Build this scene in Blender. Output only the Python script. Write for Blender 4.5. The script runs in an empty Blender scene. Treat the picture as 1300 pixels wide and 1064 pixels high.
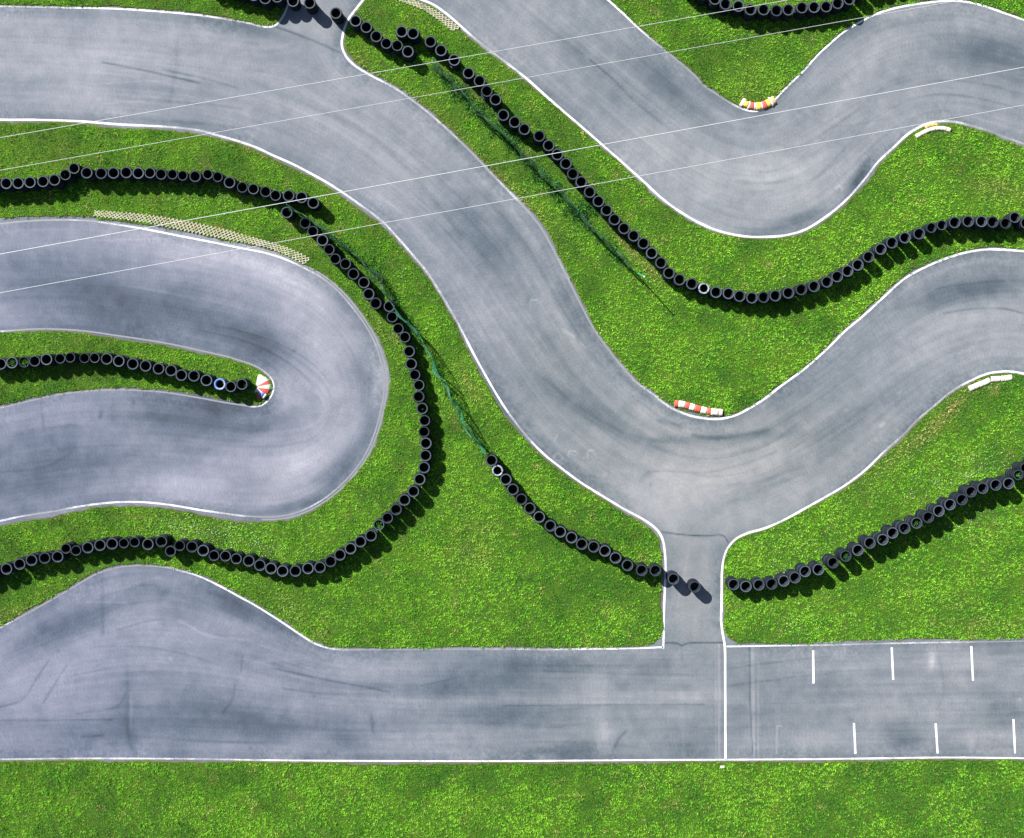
import bpy, bmesh, math, random
import numpy as np
from mathutils import Vector
from mathutils.geometry import tessellate_polygon
random.seed(7); RNG = np.random.default_rng(11)

# ------------------------------------------------------------------ frame of reference
# The place was surveyed in photograph pixels; one unit is 4 cm on the ground.
U = 0.04; NX, NY = 680.0, 505.0; H = 48.7
def W(px, py, z=0.0): return ((px-NX)*U, (NY-py)*U, z)
def under(px, py, z):
    """ground position of a point of height z that is seen over ground position px,py"""
    f = (H-z)/H
    return NX+(px-NX)*f, NY+(py-NY)*f

SC = bpy.context.scene
COL = SC.collection
def link(o, parent=None):
    COL.objects.link(o)
    if parent is not None: o.parent = parent
    return o
def tag(o, label=None, cat=None, group=None, kind=None):
    if label: o['label'] = label
    if cat: o['category'] = cat
    if group: o['group'] = group
    if kind: o['kind'] = kind
    return o
def empty(name, loc, rz=0.0):
    o = bpy.data.objects.new(name, None); o.empty_display_size = .3
    o.location = loc; o.rotation_euler = (0, 0, rz); return link(o)
def mesh_obj(name, verts, faces, mat, parent=None, smooth=False):
    me = bpy.data.meshes.new(name)
    me.from_pydata([tuple(v) for v in verts], [], [tuple(f) for f in faces]); me.update()
    if smooth: me.polygons.foreach_set('use_smooth', [True]*len(me.polygons))
    me.materials.append(mat)
    return link(bpy.data.objects.new(name, me), parent)
def fast_mesh(name, co, nper, loops, mat, colors=None):
    """co (n,3); faces all with nper corners; loops flat index array"""
    me = bpy.data.meshes.new(name)
    me.vertices.add(len(co)); me.vertices.foreach_set('co', np.ascontiguousarray(co, dtype=np.float32).ravel())
    nf = len(loops)//nper
    me.loops.add(len(loops)); me.loops.foreach_set('vertex_index', loops.astype(np.int32))
    me.polygons.add(nf)
    me.polygons.foreach_set('loop_start', np.arange(0, nf*nper, nper, dtype=np.int32))
    me.update(calc_edges=True)
    if colors is not None:
        a = me.attributes.new('tint', 'FLOAT_COLOR', 'POINT')
        c = np.ones((len(co), 4), dtype=np.float32); c[:, :3] = colors
        a.data.foreach_set('color', c.ravel())
    me.materials.append(mat)
    return link(bpy.data.objects.new(name, me))

# ------------------------------------------------------------------ materials
def new_mat(name):
    m = bpy.data.materials.new(name); m.use_nodes = True
    nt = m.node_tree; b = nt.nodes['Principled BSDF']
    return m, nt, b
def N(nt, t, **kw):
    n = nt.nodes.new(t)
    for k, v in kw.items():
        if k in n.inputs: n.inputs[k].default_value = v
        else: setattr(n, k, v)
    return n
def noise(nt, scale, detail=4, rough=.55, coord=None, dist=0):
    n = N(nt, 'ShaderNodeTexNoise', Scale=scale, Detail=detail, Roughness=rough, Distortion=dist)
    if coord is not None: nt.links.new(coord, n.inputs['Vector'])
    return n
def pos(nt): return N(nt, 'ShaderNodeNewGeometry').outputs['Position']
def ramp(nt, src, stops):
    r = nt.nodes.new('ShaderNodeValToRGB'); e = r.color_ramp.elements
    while len(e) < len(stops): e.new(.5)
    for i, (p, c) in enumerate(stops):
        e[i].position = p; e[i].color = (*c, 1) if len(c) == 3 else c
    nt.links.new(src, r.inputs[0]); return r
def math_n(nt, op, a, b=None, clamp=False):
    n = nt.nodes.new('ShaderNodeMath'); n.operation = op; n.use_clamp = clamp
    for i, v in enumerate((a, b)):
        if v is None: continue
        if isinstance(v, (int, float)): n.inputs[i].default_value = v
        else: nt.links.new(v, n.inputs[i])
    return n.outputs[0]
def mixc(nt, f, a, b, blend='MIX'):
    n = nt.nodes.new('ShaderNodeMix'); n.data_type = 'RGBA'; n.blend_type = blend
    for s, v in ((n.inputs[0], f), (n.inputs[6], a), (n.inputs[7], b)):
        if isinstance(v, (int, float)): s.default_value = v
        elif isinstance(v, tuple): s.default_value = (*v, 1)
        else: nt.links.new(v, s)
    return n.outputs[2]
def bump(nt, b, src, strength, dist):
    n = N(nt, 'ShaderNodeBump', Strength=strength, Distance=dist)
    nt.links.new(src, n.inputs['Height']); nt.links.new(n.outputs[0], b.inputs['Normal'])

def mat_asphalt():
    m, nt, b = new_mat('asphalt'); P = pos(nt)
    at = N(nt, 'ShaderNodeAttribute', attribute_name='wear')
    sep = nt.nodes.new('ShaderNodeSeparateColor'); nt.links.new(at.outputs['Color'], sep.inputs[0])
    n1 = noise(nt, 38, 3, .7, P); n2 = noise(nt, 9, 4, .6, P); n3 = noise(nt, 1.6, 5, .6, P)
    v = math_n(nt, 'ADD', sep.outputs[0], math_n(nt, 'MULTIPLY', math_n(nt, 'SUBTRACT', n1.outputs[0], .5), .62))
    v = math_n(nt, 'ADD', v, math_n(nt, 'MULTIPLY', math_n(nt, 'SUBTRACT', n2.outputs[0], .5), .26))
    v = math_n(nt, 'ADD', v, math_n(nt, 'MULTIPLY', math_n(nt, 'SUBTRACT', n3.outputs[0], .5), .22))
    r = ramp(nt, v, [(0, (.028, .038, .050)), (.3, (.066, .086, .108)), (.55, (.132, .148, .170)), (.8, (.218, .224, .245)), (1, (.32, .32, .34))])
    c = mixc(nt, sep.outputs[1], r.outputs[0], mixc(nt, 1.0, r.outputs[0], (1.03, 1.0, .93), 'MULTIPLY'))
    c = mixc(nt, sep.outputs[2], c, mixc(nt, 1.0, c, (.93, .92, 1.10), 'MULTIPLY'))
    nt.links.new(c, b.inputs['Base Color']); b.inputs['Roughness'].default_value = .82
    b.inputs['Specular IOR Level'].default_value = .3
    bump(nt, b, n1.outputs[0], .35, .01)
    return m
def mat_paint():
    m, nt, b = new_mat('white_line_paint'); P = pos(nt)
    at = N(nt, 'ShaderNodeAttribute', attribute_name='wear')
    n1 = noise(nt, 22, 4, .75, P); n2 = noise(nt, 1.3, 3, .6, P)
    v = math_n(nt, 'ADD', n1.outputs[0], math_n(nt, 'MULTIPLY', math_n(nt, 'SUBTRACT', n2.outputs[0], .5), .5))
    v = math_n(nt, 'SUBTRACT', v, math_n(nt, 'MULTIPLY', math_n(nt, 'ADD', at.outputs['Fac'], .06), .6))
    r = ramp(nt, v, [(.2, (.16, .17, .19)), (.38, (.50, .51, .53)), (.56, (.80, .80, .80))])
    nt.links.new(r.outputs[0], b.inputs['Base Color']); b.inputs['Roughness'].default_value = .6
    return m
def mat_flat(name, col, rough=.6, var=.25, scale=14, metal=0.0, spec=.5, col2=None):
    m, nt, b = new_mat(name); P = pos(nt)
    n = noise(nt, scale, 5, .65, P)
    lo = tuple(c*(1-var) for c in col) if col2 is None else col2
    hi = tuple(min(1, c*(1+var)) for c in col)
    r = ramp(nt, n.outputs[0], [(.32, lo), (.5, col), (.7, hi)])
    nt.links.new(r.outputs[0], b.inputs['Base Color'])
    b.inputs['Roughness'].default_value = rough; b.inputs['Metallic'].default_value = metal
    b.inputs['Specular IOR Level'].default_value = spec
    bump(nt, b, n.outputs[0], .2, .01)
    return m
def mat_lawn():
    m, nt, b = new_mat('lawn'); P = pos(nt)
    n = noise(nt, 16, 5, .7, P); n2 = noise(nt, .8, 4, .6, P)
    r = ramp(nt, n.outputs[0], [(.3, (.018, .045, .008)), (.5, (.045, .105, .012)), (.7, (.09, .17, .02))])
    r2 = ramp(nt, n2.outputs[0], [(.35, (.75, .85, .9)), (.65, (1.25, 1.1, .9))])
    nt.links.new(mixc(nt, 1.0, r.outputs[0], r2.outputs[0], 'MULTIPLY'), b.inputs['Base Color'])
    b.inputs['Roughness'].default_value = .95; b.inputs['Specular IOR Level'].default_value = .1
    bump(nt, b, n.outputs[0], .8, .06)
    return m
def mat_blade(name):
    m, nt, b = new_mat(name)
    at = N(nt, 'ShaderNodeAttribute', attribute_name='tint')
    nt.links.new(at.outputs['Color'], b.inputs['Base Color'])
    b.inputs['Roughness'].default_value = .7; b.inputs['Specular IOR Level'].default_value = .25
    tr = nt.nodes.new('ShaderNodeBsdfTranslucent')
    nt.links.new(mixc(nt, 1.0, at.outputs['Color'], (1.1, 1.25, .6), 'MULTIPLY'), tr.inputs['Color'])
    mx = nt.nodes.new('ShaderNodeMixShader'); mx.inputs[0].default_value = .28
    out = nt.nodes['Material Output']
    nt.links.new(b.outputs[0], mx.inputs[1]); nt.links.new(tr.outputs[0], mx.inputs[2]); nt.links.new(mx.outputs[0], out.inputs[0])
    return m
def mat_rubber(name, dust_highlight):
    m, nt, b = new_mat(name); P = pos(nt)
    geo = N(nt, 'ShaderNodeNewGeometry'); sx = nt.nodes.new('ShaderNodeSeparateXYZ'); nt.links.new(geo.outputs['Normal'], sx.inputs[0])
    n = noise(nt, 20, 4, .65, P); n2 = noise(nt, 2.2, 2, .5, P)
    up = math_n(nt, 'MULTIPLY', math_n(nt, 'POWER', math_n(nt, 'MAXIMUM', sx.outputs[2], 0), 12), dust_highlight)  # upward faces lightened: dust plus the rim's light ring highlight painted into the colour
    f = math_n(nt, 'MULTIPLY', up, math_n(nt, 'ADD', .25, math_n(nt, 'MULTIPLY', math_n(nt, 'ADD', n.outputs[0], n2.outputs[0]), .75)), True)
    c = mixc(nt, f, (.0065, .0095, .0165), (.078, .098, .122))
    nt.links.new(c, b.inputs['Base Color'])
    b.inputs['Roughness'].default_value = .65; b.inputs['Specular IOR Level'].default_value = .13
    bump(nt, b, n.outputs[0], .25, .008)
    return m

M = dict(
    asphalt=mat_asphalt(), paint=mat_paint(), lawn=mat_lawn(), blade=mat_blade('grass_blade'), weed=mat_blade('weed_leaf'),
    rubber=mat_rubber('rubber', .75), rubber_dusty_highlight=mat_rubber('dusty_highlight_rubber', 1.25), rubber_dark=mat_rubber('dark_rubber', .4),
    ringwhite=mat_flat('white_painted_rubber', (.24, .27, .32), .5, .3, 9), ringblue=mat_flat('blue_painted_rubber', (.10, .20, .52), .5, .3, 9),
    concrete=mat_flat('paving_concrete', (.36, .34, .25), .9, .25, 10), wire=mat_flat('aluminium_wire', (.50, .51, .53), .5, .05, 4, 0.0),
    net_dark=mat_flat('dark_green_net', (.012, .07, .022), .55, .35, 5), net=mat_flat('green_net', (.008, .15, .065), .55, .35, 5), post=mat_flat('green_post', (.02, .26, .12), .45, .2, 5), cap=mat_flat('pale_cap', (.8, .85, .8), .5, .05),
    red=mat_flat('kerb_red', (.58, .085, .065), .6, .22, 16, col2=(.26, .06, .05)), white=mat_flat('kerb_white', (.60, .575, .52), .6, .12, 16, col2=(.33, .30, .26)),
    yellow=mat_flat('kerb_yellow', (.70, .50, .07), .6, .15, 16, col2=(.38, .27, .08)), cream=mat_flat('kerb_cream', (.66, .60, .48), .6, .12, 14, col2=(.42, .30, .23)),
    pink=mat_flat('kerb_pink', (.76, .55, .50), .6, .15, 12, col2=(.6, .35, .3)), orange=mat_flat('kerb_faded_orange', (.62, .36, .16), .6, .25, 12),
    blue=mat_flat('kerb_blue', (.05, .10, .36), .5, .2, 8), lilac=mat_flat('kerb_lilac', (.42, .45, .72), .5, .15, 8), rust=mat_flat('kerb_brown', (.20, .06, .035), .7, .3, 12),
    flower=mat_flat('flower_white', (.62, .66, .52), .7, .1, 20), flower_y=mat_flat('flower_yellow', (.72, .62, .08), .7, .1, 20),
    verge=mat_flat('verge_soil', (.085, .075, .055), .95, .3, 30, col2=(.14, .14, .13)), soil=mat_flat('soil', (.17, .13, .08), .95, .3, 12),
)

# ------------------------------------------------------------------ surveyed edges (white lines)
C_A = [(0,8),(76,9.6),(152,11.4),(216,15.7),(266,21),(304.6,27.4),(320,30.5),(335,34),(348,33),(358,23),(364,11),(367,0)]
B_LOW = [(461,0),(452,11.4),(442,25),(435.5,43),(434,58),(439,71),(449.5,82.5),(472,96.5),(498,110),(523,127),(548.4,147),(574,170),(599,194),(624.6,221),(645,242),(665.4,263),(686,288),(703.5,319),(721,354),(736.5,385),(754,417.7),(772,443),(792,468),(808,485),(828,500),(850.7,517),(868.5,525),(883.7,529.5),(909,532),(932,528),(952,518),(970,506.7),(991.6,490),(1021,468.5),(1051,442),(1071.5,421.5),(1097,400),(1122,377),(1148,354),(1173,340),(1198.5,329),(1224,321),(1249,317),(1274.6,317),(1300,319)]
B_TIP = [(470,-10),(482,-17),(500,-16),(516,-8)]
B_UP = [(530.7,-2),(548.5,5),(563.7,15),(581.5,30),(599,45.7),(624.6,66),(650,85),(670.5,101.5),(701,129),(731.4,155),(762,181.5),(792,208),(817.7,231),(832,244.5),(843,254),(863,268.5),(886,282),(909,292),(932,298),(949.6,300.4),(970,300.8),(995.4,299),(1021,292),(1046,277),(1064,263),(1079,249),(1097,228.4),(1114.7,205.6),(1135,186.5),(1153,170),(1173,158.6),(1188,154.5),(1208.6,154.3),(1229,158.6),(1254,166),(1274.6,174),(1300,182.7)]
C_L = [(772,0),(792,18),(807.5,33),(828,51),(848,67),(868.5,84),(884,98),(894,109),(909,119),(927,130.7),(939.5,137),(955,141),(970,138.6),(983,127),(1000.5,109),(1021,89),(1036,72),(1051,58),(1071.5,40.6),(1092,28),(1112,18),(1132.4,11.4),(1153,7),(1173,4),(1198,1.3),(1224,2),(1249,7.6),(1274.6,16.5),(1300,25.4)]
D_UP = [(0,152),(50.8,152.3),(101.5,154),(152,158),(203,160.4),(228.4,162.4),(254,166),(279,172.6),(304.6,180),(326,187.5),(345,196.5),(371,208),(396,221),(421.5,235.5),(447,252.7),(472,270.5),(487.5,283),(503,299.6),(523,322.5),(541,344),(556,367),(571,392),(586.5,420),(602,450.6),(619.5,482),(633,505),(642,519),(655,537),(673,558.7),(691,577),(711,593),(736.5,612),(767,631),(792,646),(817.7,660),(833,671.6),(840.5,683),(844,701),(845,730),(844.3,740),(843,776)]
D_LOW = [(792,823.5),(741.5,824),(691,824.6),(640,824),(548,824.5),(472,824.8),(431.7,824.5),(416.4,822.7),(398.7,816.4),(378.4,803.7),(358,790),(340,778.5),(322,767.5),(304.6,758),(279,744),(251,731),(228.4,724.5),(218,721.5),(193,718.6),(162.4,718.6),(142,722.4),(122,729),(111.7,734.5),(89,748),(58.4,765.6),(30.5,781),(0,797)]
HP = [(0,284),(38,280.6),(76,279.3),(114,280.6),(152,285.7),(190,292),(228.4,299.6),(266.5,307),(304.6,314.8),(335,320.7),(358,327.6),(383.5,339),(409,353),(429,369.4),(447,389.7),(462,410),(475,433),(483.7,458),(488,482),(486.5,505),(482.4,525.7),(476,548.5),(467,571),(454.5,591.7),(436.8,612),(416.4,629.7),(393.6,643.7),(371,652.6),(348,656.2),(325,656),(304.6,654.6),(279,651),(254,647.5),(228.4,643),(203,639.4),(178,637.4),(152,637.4),(122,640),(96.4,643.7),(71,648.8),(45.7,652.6),(23,656.4),(0,661.5)]
E_L = [(0,420.7),(50.8,417.7),(101.5,419.7),(152,426.6),(178,430.4),(216,436.7),(254,445),(289,453),(302,457),(314,460.8),(325.4,465.4),(334,470.8),(341.5,477),(346,483),(347.7,490.8),(346,499),(342,506),(337,511.5),(330.8,515.4),(321.5,516.5),(310,514.6),(290.8,512),(254,505.3),(216,499),(190,496.5),(152,495),(114,496.5),(76,500.8),(38,509),(0,518)]
F_SIDE = [(915.4,788.5),(916,763),(916.6,725),(919,708),(924,695.7),(934.4,684),(949.6,676.7),(970,671),(995.4,660),(1021,646),(1046,632),(1071.5,617),(1097,598),(1122,574),(1147.7,551),(1163,534.6),(1185.7,515.5),(1203.5,500.5),(1219,490),(1231,484),(1246,477),(1257.7,473.5),(1269,472),(1281,471.5),(1292,473),(1300,474.6)]
F_LOW = [(1300,814),(1198,815.6),(1122,817),(1046,819),(970,820),(950,820.4)]
BOT = [(0,964),(89,963),(178,963),(254,963.6),(330,965),(472,966),(650,966.2),(800,965),(970,964.2),(1097,963),(1198,961.7),(1300,962.5)]
EXT = 420
def extend(pts, start=True, end=True, d=EXT):
    p = [tuple(map(float, q)) for q in pts]
    if start:
        v = np.subtract(p[0], p[1]); v = v/np.linalg.norm(v); p = [tuple(np.add(p[0], v*d))] + p
    if end:
        v = np.subtract(p[-1], p[-2]); v = v/np.linalg.norm(v); p = p + [tuple(np.add(p[-1], v*d))]
    return p
def smooth(pts, step=4.0):
    P = np.array(pts, float); out = []
    Q = np.vstack([2*P[0]-P[1], P, 2*P[-1]-P[-2]])
    for i in range(1, len(Q)-2):
        p0, p1, p2, p3 = Q[i-1:i+3]
        L = np.linalg.norm(p2-p1)
        # centripetal parametrisation keeps uneven spacing from overshooting
        t0 = 0; t1 = t0+max(np.linalg.norm(p1-p0), 1e-6)**.5; t2 = t1+max(L, 1e-6)**.5; t3 = t2+max(np.linalg.norm(p3-p2), 1e-6)**.5
        n = max(1, int(round(min(L, 400)/step)))
        for t in np.linspace(t1, t2, n, endpoint=False):
            A1 = (t1-t)/(t1-t0)*p0+(t-t0)/(t1-t0)*p1; A2 = (t2-t)/(t2-t1)*p1+(t-t1)/(t2-t1)*p2; A3 = (t3-t)/(t3-t2)*p2+(t-t2)/(t3-t2)*p3
            B1 = (t2-t)/(t2-t0)*A1+(t-t0)/(t2-t0)*A2; B2 = (t3-t)/(t3-t1)*A2+(t-t1)/(t3-t1)*A3
            out.append((t2-t)/(t2-t1)*B1+(t-t1)/(t2-t1)*B2)
    out.append(P[-1]); return np.array(out)
cA = smooth(extend(C_A)); cB = smooth(extend(B_LOW[::-1], True, False)[:] + B_TIP + extend(B_UP, False, True))
cC = smooth(extend(C_L)); cDup = smooth(extend(D_UP, True, False)); cDlow = smooth(extend(D_LOW, False, True))
cHP = smooth(extend(HP)); cE = smooth(extend(E_L)); cFs = smooth(extend(F_SIDE, False, True)); cFl = smooth(extend(F_LOW, True, False)); cBot = smooth(extend(BOT))
EDGE = [cA, cB, cC, cDup, cDlow, cHP, cE, cFs, cFl, cBot]

# closed outlines of each lawn: list of (points, gap between white line and turf)
def far(*p): return (np.array(p, float), 0.0)
lawns = {
 'A': [(cA, 2.6), far((cA[-1][0], -EXT-30), (cA[0][0], -EXT-30))],
 'B': [(cB, 3.6)],
 'C': [(cC, 2.4), far((cC[-1][0], -EXT-100), (cC[0][0]-5, -EXT-100))],
 'D': [(cDup, 4.6), (np.array([(841.5,797),(837,808),(829,816.5),(815,820)], float), .5), (cDlow, 3.2), far((cDlow[-1][0], cHP[-1][1]+60)), (cHP[::-1], 6.2)],
 'E': [(cE, 3.4)],
 'F': [(cFs, 2.6), far((cFs[-1][0]+40, 640)), (cFl, 5.0), (np.array([(938,816.5),(926,810),(919,799)], float), .3)],
 'G': [(cBot, 3.2), far((cBot[-1][0], 1500), (cBot[0][0], 1500))],
}
def outline(pieces):
    pts = np.vstack([p for p, g in pieces]); gap = np.concatenate([np.full(len(p), g) for p, g in pieces])
    keep = np.ones(len(pts), bool)
    keep[1:] = np.linalg.norm(np.diff(pts, axis=0), axis=1) > .3
    pts, gap = pts[keep], gap[keep]
    x, y = pts[:, 0], pts[:, 1]
    area = .5*np.sum(x*np.roll(y, -1)-np.roll(x, -1)*y)
    t = np.roll(pts, -1, 0)-np.roll(pts, 1, 0); t /= np.linalg.norm(t, axis=1)[:, None]
    nrm = np.stack([-t[:, 1], t[:, 0]], 1)*np.sign(area)
    s = np.cumsum(np.linalg.norm(np.diff(pts, axis=0, append=pts[:1]), axis=1))
    wob = 1+.20*np.sin(s*.021+1.3)+.10*np.sin(s*.057+.4)
    jit = np.convolve(RNG.normal(0, 1, len(pts)), [.2, .6, .2], 'same')*.75
    jit[gap == 0] = 0
    return pts+nrm*(gap*wob+jit)[:, None]
OUT = {k: outline(v) for k, v in lawns.items()}

# ------------------------------------------------------------------ ground sheets
s = 400.0
tv = []; tf = []
n = 24
for j in range(n+1):
    for i in range(n+1):
        X = (i/n-.5)*2*s; Y = (j/n-.5)*2*s; tv.append((X, Y, -.06))
for j in range(n):
    for i in range(n): a = j*(n+1)+i; tf.append((a, a+1, a+n+2, a+n+1))
tag(mesh_obj('terrain', tv, tf, M['lawn']), kind='structure')

LZ = .03
for k, P in OUT.items():
    tri = tessellate_polygon([[Vector((p[0], p[1], 0)) for p in P]])
    nP = len(P)
    v = [W(p[0], p[1], LZ) for p in P]+[W(p[0], p[1], -.02) for p in P]
    f = []
    for a, b_, c in tri:
        A, B, C = P[a], P[b_], P[c]
        cr = (B[0]-A[0])*(C[1]-A[1])-(B[1]-A[1])*(C[0]-A[0])
        f.append((a, b_, c) if cr < 0 else (a, c, b_))
    o = mesh_obj('lawn', v, f, M['lawn']); tag(o, kind='structure')
    side = [(i, (i+1) % nP, nP+(i+1) % nP, nP+i) for i in range(nP)]
    o2 = mesh_obj('soil_edge', v, side, M['soil']); tag(o2, kind='structure')

for k, P in OUT.items():
    a_ = P-np.roll(P, 1, 0)*.5-np.roll(P, -1, 0)*.5
    t_ = np.roll(P, -3, 0)-np.roll(P, 3, 0); t_ /= np.linalg.norm(t_, axis=1)[:, None]+1e-9
    area = .5*np.sum(P[:, 0]*np.roll(P[:, 1], -1)-np.roll(P[:, 0], -1)*P[:, 1])
    n_ = np.stack([t_[:, 1], -t_[:, 0]], 1)*np.sign(area)
    wd = .9+np.abs(np.convolve(RNG.normal(0, 1, len(P)), [.3, .4, .3], 'same'))*1.5
    I_ = P-n_*1.0; O_ = P+n_*wd[:, None]; m_ = len(P)
    v = [W(*p, .0022) for p in I_]+[W(*p, .0022) for p in O_]
    f = [(i, (i+1) % m_, m_+(i+1) % m_, m_+i) for i in range(m_)]
    if area > 0: f = [q_[::-1] for q_ in f]
    tag(mesh_obj('soil_verge', v, f, M['verge']), kind='structure')

# turf mask (half-unit cells)
MX0, MY0, MX1, MY1, R_ = -130, -130, 1430, 1190, 2
mask = np.zeros(((MY1-MY0)*R_, (MX1-MX0)*R_), bool)
for k, P in OUT.items():
    x0, y0 = P[:, 0], P[:, 1]; x1, y1 = np.roll(x0, -1), np.roll(y0, -1)
    for r in range(mask.shape[0]):
        yy = MY0+(r+.5)/R_
        c = ((y0 <= yy) & (y1 > yy)) | ((y1 <= yy) & (y0 > yy))
        if not c.any(): continue
        xs = np.sort(x0[c]+(yy-y0[c])/(y1[c]-y0[c])*(x1[c]-x0[c]))
        for a, b_ in zip(xs[::2], xs[1::2]):
            i0 = max(0, int((a-MX0)*R_)); i1 = min(mask.shape[1], int((b_-MX0)*R_))
            if i1 > i0: mask[r, i0:i1] = True
def on_turf(x, y):
    i = np.clip(((x-MX0)*R_).astype(int), 0, mask.shape[1]-1); j = np.clip(((y-MY0)*R_).astype(int), 0, mask.shape[0]-1)
    return mask[j, i]

# direction of travel and distance to the nearest edge, on a coarse grid
CS = 10
gx = np.arange(-140, 1450, CS, dtype=float); gy = np.arange(-140, 1200, CS, dtype=float)
GX, GY = np.meshgrid(gx, gy)
E = []; T = []
for c in EDGE:
    d = np.gradient(c, axis=0); d /= np.linalg.norm(d, axis=1)[:, None]+1e-9
    E.append(c[::2]); T.append(d[::2])
E = np.vstack(E); T = np.vstack(T); A2 = 2*np.arctan2(T[:, 1], T[:, 0])
G = np.stack([GX.ravel(), GY.ravel()], 1)
ca = np.zeros(len(G)); sa = np.zeros(len(G)); dm = np.zeros(len(G))
for i in range(0, len(G), 1500):
    d = np.sqrt(((G[i:i+1500, None, :]-E[None])**2).sum(-1)); w = 1/(d+12)**3
    ca[i:i+1500] = (w*np.cos(A2)).sum(1); sa[i:i+1500] = (w*np.sin(A2)).sum(1); dm[i:i+1500] = d.min(1)
TH = (np.arctan2(sa, ca)/2).reshape(GX.shape); C2 = np.cos(2*TH); S2 = np.sin(2*TH); DM = dm.reshape(GX.shape)
def bil(F, x, y, x0=-140., y0=-140., cs=CS):
    u = np.clip((x-x0)/cs, 0, F.shape[1]-1.001); v = np.clip((y-y0)/cs, 0, F.shape[0]-1.001)
    i = u.astype(int); j = v.astype(int); fu = u-i; fv = v-j
    return (F[j, i]*(1-fu)+F[j, i+1]*fu)*(1-fv)+(F[j+1, i]*(1-fu)+F[j+1, i+1]*fu)*fv
def value_noise(x, y, cell, seed):
    r = np.random.default_rng(seed).random((256, 256)); u = x/cell; v = y/cell
    i = np.floor(u).astype(int); j = np.floor(v).astype(int); fu = u-i; fv = v-j
    fu = fu*fu*(3-2*fu); fv = fv*fv*(3-2*fv); g = lambda a, b_: r[b_ & 255, a & 255]
    return (g(i, j)*(1-fu)+g(i+1, j)*fu)*(1-fv)+(g(i, j+1)*(1-fu)+g(i+1, j+1)*fu)*fv
def fbm(x, y, cell, seed, oct=4):
    s_, a, t = 0, 1, 0
    for o in range(oct): s_ = s_+a*value_noise(x, y, cell/2**o, seed+o); t += a; a *= .55
    return s_/t

# ------------------------------------------------------------------ asphalt sheet with wear
dx = 1.6
xs = np.concatenate([np.arange(-520, -40, 30), np.arange(-40, 1340, dx), np.arange(1340, 1860, 30)])
ys = np.concatenate([np.arange(-520, -40, 30), np.arange(-40, 1000, dx), [1000]])
XX, YY = np.meshgrid(xs, ys); x = XX.ravel(); y = YY.ravel()
th = .5*np.arctan2(bil(S2, x, y), bil(C2, x, y)); dist = bil(DM, x, y)
def soft0(x_, y_, L): return sum(np.exp(-((x_-a)/c)**2-((y_-b)/d)**2) for a, b, c, d in L)
def lic(cell, seed, length, step):
    acc = value_noise(x, y, cell, seed).copy(); cnt = 1
    for sg in (-1, 1):
        px, py = x.copy(), y.copy(); pt = th.copy()
        vx, vy = np.cos(pt)*sg, np.sin(pt)*sg
        for k in range(int(length/step)):
            px = px+vx*step; py = py+vy*step
            t2 = .5*np.arctan2(bil(S2, px, py), bil(C2, px, py)); nx_, ny_ = np.cos(t2), np.sin(t2)
            fl = np.sign(nx_*vx+ny_*vy); fl[fl == 0] = 1; vx, vy = nx_*fl, ny_*fl
            acc += value_noise(px, py, cell, seed); cnt += 1
    acc /= cnt; return (acc-acc.mean())/acc.std()
L1 = lic(2.6, 3, 60, 5); L2 = lic(9, 21, 120, 12); L3 = lic(28, 33, 120, 20)
neck = np.clip(1-soft0(x, y, [(883,690,75,110),(400,20,75,60)]), 0, 1)
wear = .60+neck*(.024*L1+.019*L2+.013*L3)+.36*(fbm(x+40*fbm(x, y, 60, 15, 2), y+40*fbm(x, y, 60, 16, 2), 130, 5, 6)-.5)+.14*(fbm(x, y, 13, 8, 3)-.5)
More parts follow.
